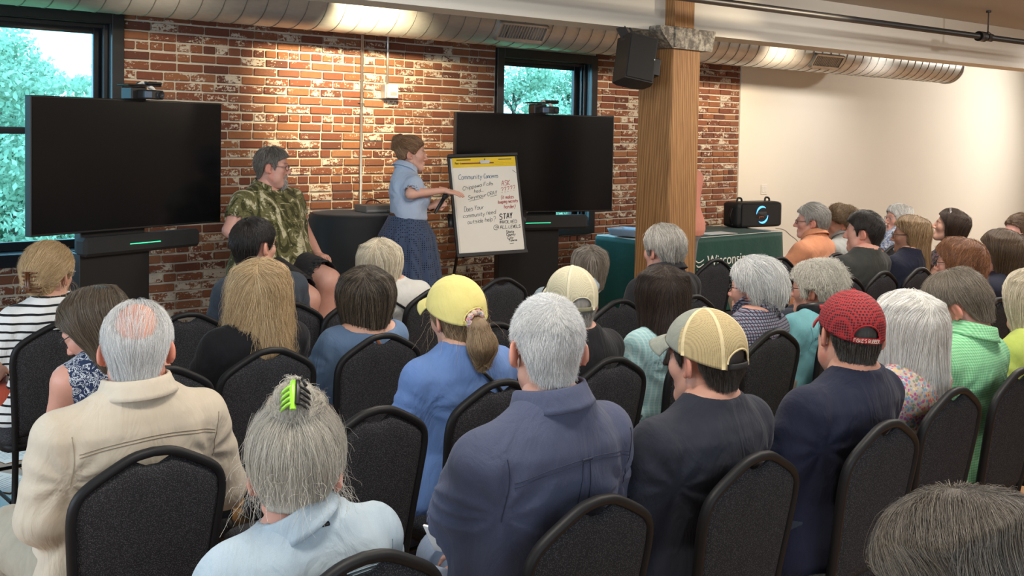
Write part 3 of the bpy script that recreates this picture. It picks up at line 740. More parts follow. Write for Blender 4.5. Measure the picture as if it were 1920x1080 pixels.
        for (pts_, wd, m_) in straps:
            dense = spline(np.array(pts_), 26); P, nr_ = lay([(H[0]*.9+x*w, T((0, 0, zz))[2]) for x, zz in dense], .004)
            b = MB(); b.tube(P, 1, 8, flat=(wd/2, .002), up=nr_); b.build('shoulder_strap', m_, root)
        if collar:
            b = MB(); ax_ = ax_; u = np.cross([0, 1., 0], ax_); u /= np.linalg.norm(u); f_ = np.cross(ax_, u); rc = nr*1.1+neck+.006; ch = collar.get('h', .036)+.006; gap = collar.get('gap', 18)
            prof = [(0, -.03), (.001, -.004), (-.003, ch-.008), (.0, ch-.003), (.005, ch-.006), (.010, ch*.5), (.018, .0), (.023, -.010), (.020, -.012), (.010, .002), (.004, -.028)]
            def fn(a, v):
                th = math.radians(gap+(360-2*gap)*a); i = v*(len(prof)-1); i0 = min(int(i+1e-6), len(prof)-2); fr = i-i0
                r = prof[i0][0]*(1-fr)+prof[i0+1][0]*fr; hgt = prof[i0][1]*(1-fr)+prof[i0+1][1]*fr
                fdrop = .024*max(0, math.cos(th))**2; wid = 1+.28*abs(math.sin(th))*0
                q = nb+ax_*(.047+hgt-fdrop)+(rc+r)*(math.sin(th)*u*1.06*wid+math.cos(th)*f_*1.08)
                return q
            b.grid(fn, 48, len(prof)); b.build('collar', collar['m'], root)
    VB, QB, CB = np.vstack(vs), np.vstack(qs), np.vstack(cs)
    if shirt is not None:      # skin well covered by the shirt is left out
        inb = np.all((VB > np.array([a[0] for a in F.ax])+.02) & (VB < np.array([a[-1] for a in F.ax])-.02), axis=1)
        deep = inb & (F.sample(VB) < -.016) & (np.arange(len(VB)) < len(V0)); QB = QB[~deep[QB].all(1)]
        use = np.zeros(len(VB), bool); use[QB.ravel()] = True; re_ = np.cumsum(use)-1; VB, CB, QB = VB[use], CB[use], re_[QB]
    ob('body', np_mesh('body', VB, QB, True, CB), skin_mat(tone), root)
    # ---- trousers and shoes
    if pants is not None:
        pts = [LG[q][i] for q in LG for i in range(3)]; lo = np.min(pts, 0)-.22; hi = np.max(pts, 0)+.2; lo[2] = .03; hi[2] = .66+pz
        F = Field(lo, hi, .014 if mid else .016)
        top = .60+pz; zz = np.array([.43, .5, .57, .64])+pz; F.put(loft(zz, 0*zz, 0*zz, np.array([.165, .19, .185, .175])*w*(1+(belly-1)*.5), np.array([.11, .13, .135, .13])*(1+(belly-1)*.6), np.array([.105, .122, .12, .112])))
        ln = 1. if not bare_legs else 0.
        for sd in (-1, 1):
            h_, k_, a_ = LG[sd][:3]
            F.put(cap(h_, k_ if not bare_legs else h_+(k_-h_)*.82, .098*w, (.075 if not bare_legs else .092)*w), .04)
            if not bare_legs: F.put(cap(k_, a_, .07*w, .055), .03)
        for sd in (-1, 1):
            h_, k_, a_ = LG[sd][:3]
            if bare_legs:
                d = (k_-h_)/np.linalg.norm(k_-h_); e2 = h_+(k_-h_)*.82; F.put(cap(e2+d*.06, e2+d*.3, .12), .005, cut=True); F.put(cap(e2-d*.02, e2+d*.2, .082*w), .004, cut=True)
        V, Q = F.nets(); V = V+F.grad(V)*(.003*wob(V, (22, 12, 22), seed+3))[:, None]
        ob('trousers', np_mesh('trousers', V, Q), trous(pants) if isinstance(pants, tuple) else pants, root)
    for sd in (-1, 1):
        a_, tdir = LG[sd][2], LG[sd][3]/np.linalg.norm(LG[sd][3]); F = Field(np.minimum(a_-.16, a_+tdir*.28-.1)*[1, 1, 0], np.maximum(a_+.1, a_+tdir*.28+.1), .016)
        g = a_*[1, 1, 0]; F.put(cap(g-tdir*.04+[0, 0, .045], g+tdir*.15+[0, 0, .034], .04, .04)); F.put(cap(g-tdir*.03+[0, 0, .05], a_+[0, 0, .0], .043, .042), .03)
        F.where(lambda x, y, z: .004-z+0*x+0*y); V, Q = F.nets(); ob('shoe', np_mesh('shoe', V, Q), MSHOE, root)
    # ---- hair
    info = dict(root=root, H=H, M=M3, hs=hs, T=T, depth=depth, J=J)
    if hair:
        F = hair_shell(hair, .0074 if depth < 4.5 else .0088); V, Q = F.nets()
        tr = lambda P: (P*hs)@M3.T+H
        key = haircol; 
        ho = None
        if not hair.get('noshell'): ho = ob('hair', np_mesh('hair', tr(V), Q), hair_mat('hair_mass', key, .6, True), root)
        n, rad = (26000, .00024) if depth < 3.2 else (15000, .00036) if depth < 4.6 else (8000, .00054) if depth < 6 else (5500, .0007)
        n = int(n*hair.get('n', 1)); rad *= hair.get('r', 1)
        Vr = V
        if hroot: Vr = V[hroot(V)]
        P, R = strands(hair, F, Vr, n, rad, seed)
        hm = hair_mat('hair_strand', key)
        if hair.get('over'):
            h2 = dict(hair); h2.pop('bald'); h2.update(t=.0035, L=.16, m=10, crown=(0, .07, .12), rough=.0015, lift=.002, topw=8.); F2 = hair_shell(h2, .006); V2, _q = F2.nets(); V2 = V2[(V2[:, 2] > .085)]
            P2, R2_ = strands(h2, F2, V2, hair['over'], rad, seed+7); curves_object('thin_hairs', tr(P2.reshape(-1, 3)).reshape(P2.shape), R2_*hs, hm, ho or root)
        so = curves_object('hair_strands', tr(P.reshape(-1, 3)).reshape(P.shape), R*hs, hm, ho or root)
        if hair.get('wisp'):
            P, R = wisps(hair, hair.get('wn', 260), rad*.8, seed+1); curves_object('loose_hairs', tr(P.reshape(-1, 3)).reshape(P.shape), R, hm, ho or root)
        info['hair'] = ho
    return info
yoke_mat = {}
# ================================================================== the room
WY = 7.387; CZ = 2.9; X0, X1, Y0 = -2.3, 19.0, -2.2
CORNER = 10.02
MPLAST = plain('cream_plaster', (.76, .73, .65), .9, var=.03, vs=2, bump=.05, bs=120, which='Object')
MCEIL = plain('ceiling_paint', (.40, .385, .35), .9, var=.03, vs=2)
MBEAM = plain('beam_paint', (.72, .715, .66), .85, var=.03, vs=3)
MBLACK = plain('black_metal', (.014, .014, .015), .42, spec=.5)
MDARK = plain('dark_metal', (.03, .03, .032), .45)
MALU = plain('galvanised_conduit', (.55, .56, .55), .35, .8)
MWHITE = plain('white_plastic', (.75, .73, .68), .5)
def brick_mat(src):
    k = N('brick'); v = k.coord('World')
    r = k.n('ShaderNodeObjectInfo').outputs['Random'] if src == 'obj' else k.n('ShaderNodeNewGeometry').outputs['Random Per Island']
    c = k.ramp(r, [(0, (.12, .05, .036)), (.18, (.20, .072, .044)), (.45, (.26, .10, .054)), (.72, (.33, .145, .068)), (.9, (.21, .088, .057)), (1, (.37, .18, .09))])
    c = k.mix(k.math('MULTIPLY', k.noise(v, 38, 5, .7), .55), c, (.12, .045, .03))
    # old whitewash left on some bricks
    n1 = k.noise(k.coord('World', (1, 1, 2.2)), 9, 5, .72); n2 = k.noise(v, 55, 4, .7); z = k.sep(v)[2]
    low = k.math('MULTIPLY', k.math('SUBTRACT', .9, z), .10); low = k.math('MAXIMUM', low, 0.)
    t = k.math('ADD', k.math('ADD', k.math('MULTIPLY', n1, .62), k.math('MULTIPLY', n2, .36)), low)
    rr = k.math('MULTIPLY', k.math('FRACT', k.math('MULTIPLY', r, 37.7)), .16); t = k.math('ADD', t, rr)
    m = k.ramp(t, [(.0, 0), (.635, 0), (.66, .95), (1, 1)])
    c = k.mix(m, c, (.60, .54, .45)); k.base(c); k.set(Roughness=.9, Specular_IOR_Level=.25)
    k.bump(k.math('ADD', k.noise(v, 120, 4), k.math('MULTIPLY', m, .6)), .5, .004); return k.m
kk = N('mortar'); _v = kk.coord('World'); kk.base(kk.mix(kk.noise(_v, 30, 5, .7), (.50, .44, .36), (.70, .64, .54))); kk.set(Roughness=.95, Specular_IOR_Level=.1); kk.bump(kk.noise(_v, 150, 4), .6, .004); MMORT = kk.m
def structure(o): o['kind'] = 'structure'; return o
# windows: (x0, x1, z0, z1) of the outside of the casing on the wall plane
WIN = [(.55, 2.853, .775, 2.515), (6.306, 7.632, .73, 2.508)]
b = MB(); xs = [X0, WIN[0][0]+.02, WIN[0][1]-.02, WIN[1][0]+.02, WIN[1][1]-.02, X1]
for i, (a, c) in enumerate(zip(xs[:-1], xs[1:])):
    if i in (1, 3):
        w = WIN[i//2]; b.box((a, WY+.009, 0), (c, WY+.3, w[2]+.02)); b.box((a, WY+.009, w[3]-.02), (c, WY+.3, CZ))
    else: b.box((a, WY+.009, 0), (c, WY+.3, CZ))
wall_back = structure(b.build('wall_back', MMORT, smooth=False))
structure(MB().box((CORNER, WY-.014, 0), (X1, WY+.008, CZ), .002).build('wall_right', MPLAST, smooth=False))
b = MB(); b.box((X0-.1, Y0, 0), (X0, WY+.3, CZ)); structure(b.build('wall_left', MPLAST, smooth=False))
b = MB(); b.box((X0-.1, Y0-.1, 0), (X1+.1, Y0, CZ)); b.box((X1, Y0, 0), (X1+.1, WY+.3, CZ)); structure(b.build('wall_front', MPLAST, smooth=False))
structure(MB().box((X0-.1, Y0-.1, CZ), (X1+.1, WY+.3, CZ+.1)).build('ceiling', MCEIL, smooth=False))
floor = structure(MB().box((X0-.1, Y0-.1, -.1), (X1+.1, WY+.3, -.006)).build('floor', plain('subfloor', (.12, .07, .035), .7), smooth=False))
kk = N('maple_board'); _v = kk.coord('World', (14, .8, 1)); _r = kk.n('ShaderNodeObjectInfo').outputs['Random']
kk.base(kk.mix(kk.noise(_v, 3, 5, .6, 1.2), kk.ramp(_r, [(0, (.42, .21, .075)), (.5, (.52, .28, .11)), (1, (.60, .34, .15))]), (.30, .14, .05))); kk.set(Roughness=.32); MPLANK = kk.m
pme = MB().box((0, Y0, -.006), (.138, WY, 0), .0015).mesh('plank', False); pme.materials.append(MPLANK)
for i in range(int((X1-X0)/.14)): ob('plank', pme, None, floor, (X0+i*.14, 0, 0))
# ---- bricks
CO, PL, PH = .07, .2032, .1016; Z00 = 2.262
def brick_box(L, H, r):
    m = MB(); m.box((-L/2, -.006, -H/2), (L/2, .03, H/2), .0045); return m
items = []; rb = random.Random(5)
def inwin(x, z): return any(w[0] < x < w[1] and w[2] < z < w[3] for w in WIN)
row = -int(Z00/CO)
while Z00+row*CO < CZ-.03:
    z = Z00+(row+.5)*CO; hd = row % 7 == 0; p = PH if hd else PL
    x = .30+(0 if hd else (row % 2)*PL/2)+rb.uniform(-.012, .012)
    while x < CORNER+.1:
        L = p if not (not hd and rb.random() < .05) else PH
        a, c = x, min(x+L, CORNER-.004); x += L
        for w in WIN:      # cut at the casings
            if w[2]-.02 < z < w[3]+.01:
                if a < w[0] < c: c = w[0]
                if a < w[1] < c: a = w[1]
        if c-a < .035 or inwin((a+c)/2, z): continue
        items.append(((a+c)/2, z+rb.uniform(-.002, .002), c-a-.0125+rb.uniform(-.003, .002), CO-.0145+rb.uniform(-.003, .002), rb.uniform(-.003, .003), rb.uniform(-.008, .008)))
    row += 1
def depth_of(it):
    v = np.array([it[0], WY, it[1]])-EYEP; zz = v@_fw; px = PPX+FPX*(v@CR)/zz; py = PPY+FPX*(v@CD)/zz
    hid = 60 < px < 412 and 175 < py < 440
    return (0 if 0 < px < 1920 and -5 < py < 640 and not hid else 100)+zz
items.sort(key=depth_of)
MBO, MBS = brick_mat('obj'), brick_mat('isl')
bm1 = brick_box(1, 1, 0)  # unit brick, scaled per brick
unit = {}
for L in (.19, .09):
    me = brick_box(L, .0555, 0).mesh('brick', False); me.materials.append(MBO); unit[L] = me
for it in items[:300]:
    L = .19 if it[2] > .14 else .09
    o = ob('brick', unit[L], None, wall_back, (it[0], WY+it[4], it[1]), (0, it[5], 0)); o.scale = (it[2]/L, 1, it[3]/.0555)
b = MB()
for it in items[300:]:
    M = Matrix.Translation((it[0], WY+it[4], it[1])) @ Matrix.Rotation(it[5], 4, 'Y'); b.box((-it[2]/2, -.006, -it[3]/2), (it[2]/2, .03, it[3]/2), .0045, M)
tag(b.build('bricks', MBS, wall_back, smooth=False), kind='stuff')
# ---- windows
kk = N('window_glass'); kk.t.nodes.remove(kk.b); _g = kk.n('ShaderNodeBsdfGlossy'); _g.inputs['Roughness'].default_value = .02; _t = kk.n('ShaderNodeBsdfTransparent'); _t.inputs[0].default_value = (.57, .87, 1.0, 1)
_m = kk.n('ShaderNodeMixShader'); _m.inputs[0].default_value = .05; kk.l(_t.outputs[0], _m.inputs[1]); kk.l(_g.outputs[0], _m.inputs[2]); kk.l(_m.outputs[0], kk.t.nodes['Material Output'].inputs[0]); MGLASS = kk.m
MFRAME = plain('black_window_paint', (.012, .014, .018), .28, spec=.6)
for n, (a, c, z0, z1) in enumerate(WIN):
    w = structure(empty('window_%d' % (n+1), ((a+c)/2, WY, z0)))
    def P(name, lo, hi, m=MFRAME, bev=.004): o = MB().box(lo, hi, bev).build(name, m, None, False); o.parent = w; o.matrix_parent_inverse = Matrix.Translation((-(a+c)/2, -WY, -z0)); return o
    t = .085
    P('casing', (a, WY-.03, z0), (a+t, WY+.012, z1)); P('casing', (c-t, WY-.03, z0), (c, WY+.012, z1))
    P('casing', (a+t, WY-.03, z1-t), (c-t, WY+.012, z1)); P('casing', (a+t, WY-.045, z0), (c-t, WY+.012, z0+t))
    d0, d1 = WY+.012, WY+.24
    P('jamb', (a+.03, d0, z0+.03), (a+t, d1, z1-.03)); P('jamb', (c-t, d0, z0+.03), (c-.03, d1, z1-.03)); P('jamb', (a+t, d0, z1-t), (c-t, d1, z1-.03)); P('jamb', (a+t, d0, z0+.03), (c-t, d1, z0+t))
    P('stop_bead', (c-t-.018, WY+.10, z0+t), (c-t, WY+.125, z1-t)); P('stop_bead', (c-t-.03, WY+.05, z0+t), (c-t, WY+.06, z1-t)); P('stop_bead', (a+t, WY+.06, z1-t-.03), (c-t, WY+.075, z1-t))
    s = .062
    P('sash', (a+t, WY+.16, z0+t), (a+t+s, WY+.2, z1-t)); P('sash', (c-t-s, WY+.16, z0+t), (c-t, WY+.2, z1-t))
    P('sash', (a+t+s, WY+.16, z1-t-s), (c-t-s, WY+.2, z1-t)); P('sash', (a+t+s, WY+.16, z0+t), (c-t-s, WY+.2, z0+t+s))
    zm = 1.68
    P('meeting_rail', (a+t+s, WY+.155, zm-.024), (c-t-s, WY+.2, zm+.024))
    P('pane', (a+t+s-.005, WY+.178, zm+.02), (c-t-s+.005, WY+.183, z1-t-s+.005), MGLASS, 0); P('pane', (a+t+s-.005, WY+.178, z0+t+s-.005), (c-t-s+.005, WY+.183, zm-.02), MGLASS, 0)
# ---- trees and lawn outside
structure(MB().box((-30, WY+.4, -3.6), (60, 60, -3.5)).build('ground_outside', plain('lawn', (.09, .2, .06), .9), smooth=False))
kk = N('leaves'); _r = kk.n('ShaderNodeNewGeometry').outputs['Random Per Island']; _c = kk.ramp(_r, [(0, (.24, .36, .25)), (.5, (.38, .50, .36)), (.8, (.52, .63, .46)), (1, (.66, .76, .60))])
kk.base(_c); kk.set(Roughness=.6); _tl = kk.n('ShaderNodeBsdfTranslucent'); kk.l(_c, _tl.inputs[0]); _m = kk.n('ShaderNodeMixShader'); _m.inputs[0].default_value = .5
kk.l(kk.b.outputs[0], _m.inputs[1]); kk.l(_tl.outputs[0], _m.inputs[2]); kk.l(_m.outputs[0], kk.t.nodes['Material Output'].inputs[0]); MLEAF = kk.m
MBARK = plain('bark', (.12, .09, .07), .9)
def tree(x, y, top, r, label, n=5200, seed=0, pine=False):
    n = int(n*1.7)
    t = thing('tree', label, 'tree', (x, y, -3.5)); rg = np.random.default_rng(seed); h = top+3.5
    m = MB(); m.tube([(0, 0, 0), (.05, .02, h*.5), (0, 0, h*.93)], [.2, .12, .03], 8)
    nb = 16 if not pine else 11
    tips = []
    for i in range(nb):
        a = i*2.4+rg.random(); f = .28+.68*(i+rg.random())/nb; rr = r*(1.05-.75*f**2.2)*(.7+.45*rg.random()); z = h*f
        m.tube([(0, 0, z-.4), (rr*.5*math.cos(a), rr*.5*math.sin(a), z+.05), (rr*math.cos(a), rr*math.sin(a), z+(.45 if not pine else .0))], [.05, .03, .012], 5); tips.append((rr*math.cos(a), rr*math.sin(a), z+.3, max(.5, rr*.55)))
    tips.append((0, 0, h-.5, .55)); m.build('trunk', MBARK, t)
    c = np.array(tips); k = rg.integers(0, len(c), n); d = rg.normal(size=(n, 3)); d /= np.linalg.norm(d, axis=1)[:, None]
    P = c[k, :3]+d*(c[k, 3]*rg.random(n)**.45)[:, None]*([1, 1, .85] if not pine else [1.1, 1.1, .25]); s = (.032+.032*rg.random(n))
    u = rg.normal(size=(n, 3)); u /= np.linalg.norm(u, axis=1)[:, None]; v = np.cross(u, d); v /= np.linalg.norm(v, axis=1)[:, None]+1e-6
    V = np.stack([P-u*s[:, None], P+v*s[:, None]*.55, P+u*s[:, None], P-v*s[:, None]*.55], 1).reshape(-1, 3)
    o = ob('foliage', np_mesh('foliage', V, np.arange(4*n).reshape(n, 4), False), MLEAF, t); o['kind'] = 'stuff'
tz = lambda x, y, Y: float(on_y(x, y, Y)[2])
tree(3.55, 15.5, tz(30, 88, 15.5), 1.5, 'leafy tree farthest left outside the left window', 8000, 1)
tree(4.55, 17.0, tz(80, 92, 17.), 1.4, 'leafy tree with a pointed top outside the middle of the left window', 8000, 2)
tree(5.9, 15.0, tz(160, 60, 15.), 1.7, 'spreading tree with flat branches outside the right side of the left window', 3200, 3, True)
tree(5.3, 18.5, tz(120, 140, 18.5), 2.0, 'bushy tree filling the gap behind the spreading tree outside the left window', 9000, 4)
tree(13.2, 16.5, tz(960, 148, 16.5), 1.3, 'leafy tree at the left edge of the middle window', 8000, 5)
tree(14.6, 16.5, tz(1012, 122, 16.5), 1.5, 'tallest leafy tree outside the middle window', 9000, 6)
tree(16.2, 16.5, tz(1052, 126, 16.5), 1.0, 'slim leafy tree at the right edge of the middle window', 7000, 7)
tree(2.3, 16.5, 3.2, 1.8, 'leafy tree left of the others outside the left window', 5000, 8)
def hedge(x0, x1, y, top, label, n, seed):
    rg = np.random.default_rng(seed); P = np.stack([x0+(x1-x0)*rg.random(n), y+1.6*(rg.random(n)-.5), -3.5+(top+3.5)*rg.random(n)**.7], 1); P[:, 2] -= .5*np.abs(wob(P, (1.2, 0, 0), seed))*(P[:, 2] > top-1)
    d = rg.normal(size=(n, 3)); u = rg.normal(size=(n, 3)); u /= np.linalg.norm(u, axis=1)[:, None]; v = np.cross(u, d); v /= np.linalg.norm(v, axis=1)[:, None]; s = .07+.06*rg.random(n)
    V = np.stack([P-u*s[:, None], P+v*s[:, None]*.6, P+u*s[:, None], P-v*s[:, None]*.6], 1).reshape(-1, 3)
    o = ob('hedge', np_mesh('hedge', V, np.arange(4*n).reshape(n, 4), False), MLEAF); tag(o, label, 'hedge', kind='stuff')
hedge(1, 8.5, 20, 2.05, 'dense green hedge behind the trees outside the left window', 36000, 3); hedge(10, 20, 19.5, 2.15, 'dense green hedge behind the trees outside the middle window', 36000, 4)
# ---- column, iron cap, beam
P0 = at(1256, 300, 7.8); cx, cyy = P0[0], P0[1]; CW = .335
kk = N('old_timber'); _v = kk.coord('World', (42, 42, 1.1)); _f = kk.noise(_v, 2.2, 5, .6, 1.2); _w = kk.wave(kk.coord('World', (1, 1, .06)), 26, 'DIAGONAL', 6, 'SIN', 3)
_c = kk.ramp(kk.math('ADD', kk.math('MULTIPLY', _f, .7), kk.math('MULTIPLY', _w, .3)), [(.2, (.17, .075, .026)), (.5, (.31, .155, .055)), (.75, (.44, .24, .095))])
_kn = kk.ramp(kk.voro(kk.coord('World', (1, 1, .7)), 3.3), [(0, .85), (.035, .5), (.06, 0)]); kk.base(kk.mix(_kn, _c, (.12, .06, .03))); kk.set(Roughness=.7); kk.bump(_f, .35, .004); MTIMB = kk.m
col = tag(empty('timber_column', (cx+CW/2, cyy+CW/2, 0)), 'thick square timber column with an iron cap standing among the chairs', 'column', kind='thing')
def PC(name, mb, m, smooth=False): o = mb.build(name, m, col, smooth); o.matrix_parent_inverse = Matrix.Translation((-cx-CW/2, -cyy-CW/2, 0)); return o
zc0 = float(on_y(1275, 92, cyy)[2]); zc1 = float(on_y(1275, 52, cyy)[2])
PC('post', MB().box((cx, cyy, 0), (cx+CW, cyy+CW, zc0+.02), .012), MTIMB)
kk = N('worn_iron'); _v = kk.coord('World'); kk.base(kk.mix(kk.ramp(kk.noise(_v, 15, 6, .75), [(.44, 0), (.6, 1)]), (.11, .10, .085), (.42, .39, .32))); kk.set(Roughness=.75); kk.bump(kk.noise(_v, 40, 5), .5, .004); MIRON = kk.m
b = MB(); y0, y1 = cyy-.025, cyy+CW+.025
prof = [(cx-.03, zc0), (cx+CW+.10, zc0), (cx+CW+.14, zc1-.02), (cx+CW+.14, zc1), (cx-.16, zc1), (cx-.17, zc1-.03)]
n = len(prof); b.add([(x, y0, z) for x, z in prof]+[(x, y1, z) for x, z in prof], [tuple(range(n)), tuple(range(n, 2*n))[::-1]]+[((i+1) % n, i, n+i, n+(i+1) % n) for i in range(n)])
PC('iron_cap', b, MIRON); PC('cap_web', MB().box((cx-.012, y0-.012, zc0+.01), (cx+.012, y0+.01, zc1-.005), .003), MIRON)
PC('upper_post', MB().box((cx+.0, cyy-.012, zc1), (cx+.235, cyy+CW, CZ-.002), .006), MTIMB)
zb = 2.4997
pa, pb = on_z(560, -1, zb), on_z(1920, 135, zb); dv = (pb-pa)/np.linalg.norm(pb-pa); nv = np.array([-dv[1], dv[0], 0])
pa = pa-dv*5; pb = pb+dv*4
b = MB(); q = [pa, pb, pb-nv*.27, pa-nv*.27]
for z in (zb, CZ): b.v += [(p[0], p[1], z) for p in q]
b.f = [(0, 1, 2, 3)[::-1], (4, 5, 6, 7), (0, 1, 5, 4)[::-1], (1, 2, 6, 5)[::-1], (2, 3, 7, 6)[::-1], (3, 0, 4, 7)[::-1]]
structure(b.build('trim_1', MBEAM, smooth=False))
# ---- spiral duct
zd = 2.465; da, db = on_z(235, 27, zd), on_z(1765, 155, zd); dd = (db-da)/np.linalg.norm(db-da); nn_ = np.array([-dd[1], dd[0], 0]); RD = .235
da = da-dd*2.6; L = float(np.linalg.norm(db-da))+.12; c0 = da+nn_*0+np.array([0, 0, RD])
duct = thing('spiral_duct', 'long galvanised spiral air duct along the top of the brick wall', 'duct', tuple(c0))
Md = Matrix(((dd[0], nn_[0], 0, 0), (dd[1], nn_[1], 0, 0), (0, 0, 1, 0), (0, 0, 0, 1)))
kk = N('galvanised_steel'); _v = kk.coord('Object'); kk.base(kk.mix(kk.noise(kk.coord('Object', (3, 9, 9)), 6, 4, .6), (.48, .49, .47), (.66, .67, .65))); kk.set(Metallic=.65, Roughness=.42); MGALV = kk.m
def PD(name, mb, m, smooth=True, par=None):
    mb.v = [tuple(Md.to_3x3() @ Vector(p)) for p in mb.v]; return mb.build(name, m, par or duct, smooth)
b = MB(); b.tube([(0, 0, 0), (L, 0, 0)], RD, 40, caps=True); o = PD('pipe', b, MGALV); smooth_angle(o, 40)
ring = []; pitch = .155; nt = int(L/pitch)*28
b = MB(); b.tube([(L*i/nt, (RD+.001)*math.sin(2*math.pi*i/28), (RD+.001)*math.cos(2*math.pi*i/28)) for i in range(nt)], .0042, 4); PD('spiral_seam', b, plain('seam_steel', (.2, .195, .18), .5, .7))
for xx in (3.35+2.6, 8.1): b = MB(); b.tube([(xx, 0, 0), (xx+.1, 0, 0)], RD+.006, 40); smooth_angle(PD('coupling', b, MGALV), 40)
b = MB(); b.tube([(L-.012, 0, 0), (L+.004, 0, 0)], RD+.012, 40); smooth_angle(PD('end_cap', b, MGALV), 40)
def grille(px, py, wid):
    t_ = float((on_z(px, py, zd+.16)-da)@dd); a_ = math.radians(33)
    g = MB(); Rg = lambda p: (t_+p[0], -(RD+p[1])*math.cos(a_)+p[2]*math.sin(a_), -(RD+p[1])*math.sin(a_)-p[2]*math.cos(a_))
    def bx(lo, hi): V = [Rg((x, y, z)) for z in (lo[2], hi[2]) for y in (lo[1], hi[1]) for x in (lo[0], hi[0])]; return V, [(0, 2, 3, 1), (4, 5, 7, 6), (0, 1, 5, 4), (2, 6, 7, 3), (0, 4, 6, 2), (1, 3, 7, 5)]
    h = .085
    for lo, hi in (((-wid, -.05, -h), (wid, .02, -h+.018)), ((-wid, -.05, h-.03), (wid, .02, h)), ((-wid, -.05, -h), (-wid+.018, .02, h)), ((wid-.018, -.05, -h), (wid, .02, h))): g.add(*bx(lo, hi))
    fr = PD('vent_grille', g, MGALV, False)
    g = MB(); g.add(*bx((-wid, -.05, -h), (wid, -.02, h))); PD('vent_back', g, MBLACK, False, fr)
    for i in range(int(wid*2/.03)):
        x = -wid+.022+i*.03; g = MB(); g.add(*bx((x, -.03, -h), (x+.007, .014, h))); PD('vent_slat', g, MALU, False, fr)
grille(948, 52, .26); grille(1552, 106, .26)
# ---- sprinkler pipe
pz = 2.66; sa, sb = on_z(1305, -2, pz), on_z(1920, 79, pz); sd = (sb-sa)/np.linalg.norm(sb-sa); sp = thing('sprinkler_pipe', 'black sprinkler pipe hanging below the ceiling in front of the beam', 'pipe', tuple(sa))
hp_ = on_z(1852, 70, pz)-sa; b = MB(); b.tube([-sd*4, sd*(np.linalg.norm(sb-sa)+3)], .026, 16); b.build('pipe', MBLACK, sp)
b = MB(); b.tube([hp_-sd*.16, hp_-sd*.06], .045, 16); b.tube([hp_-sd*.03, hp_+sd*.06], .036, 14); b.build('pipe_coupling', MBLACK, sp)
b = MB(); b.tube([hp_+[0, 0, .03], hp_+[0, 0, CZ-pz-.005]], .006, 8); b.tube([hp_+[0, 0, CZ-pz-.02], hp_+[0, 0, CZ-pz-.002]], .022, 10); b.tube([hp_+[0, .03, -.01], hp_+[0, .028, .03], hp_+[0, 0, .055], hp_+[0, -.028, .03], hp_+[0, -.03, -.01]], .004, 6); b.build('hanger', MDARK, sp)
# ---- conduits, outlet box, switch
pc = on_y(676.5, 100, WY); c = thing('conduit', 'tall galvanised conduit running down the brick wall to the black table', 'conduit', (pc[0], WY-.022, 0)); b = MB(); b.tube([(0, 0, .3), (0, 0, 2.7)], .012, 10); b.build('tube', MALU, c)
for z in (.9, 1.95): b = MB(); b.tube([(-.03, .012, z), (-.013, .0, z), (0, -.016, z), (.013, 0, z), (.03, .012, z)], 1, 6, flat=(.012, .0015), up=(0, 0, 1.)); b.build('clamp', MALU, c)
pc = on_y(724, 100, WY); po = on_y(726, 172, WY); c = thing('outlet_box', 'grey outlet box at the end of a short conduit on the brick wall', 'outlet', (pc[0], WY-.03, po[2]))
b = MB(); b.tube([(0, .005, .06), (0, .005, 2.7-po[2])], .011, 10); b.build('conduit', MALU, c); MB().box((-.055, -.045, -.06), (.055, .03, .06), .004).build('box', MALU, c, False)
MB().box((-.042, -.085, -.055), (.052, -.045, .06), .004).build('cover', MWHITE, c, False)
MB().box((-.03, -.088, -.035), (.035, -.084, -.005), .001).build('socket', plain('grey_plastic', (.3, .3, .29), .5), c, False)
ps_ = on_y(1432, 355, WY-.014); c = thing('light_switch', 'white double light switch on the cream wall', 'switch', tuple(ps_)); MB().box((-.06, -.008, -.06), (.06, 0, .06), .003).build('plate', MWHITE, c, False)
for x in (-.028, .028): MB().box((x-.018, -.012, -.034), (x+.018, -.006, .034), .002).build('rocker', MWHITE, c, False)
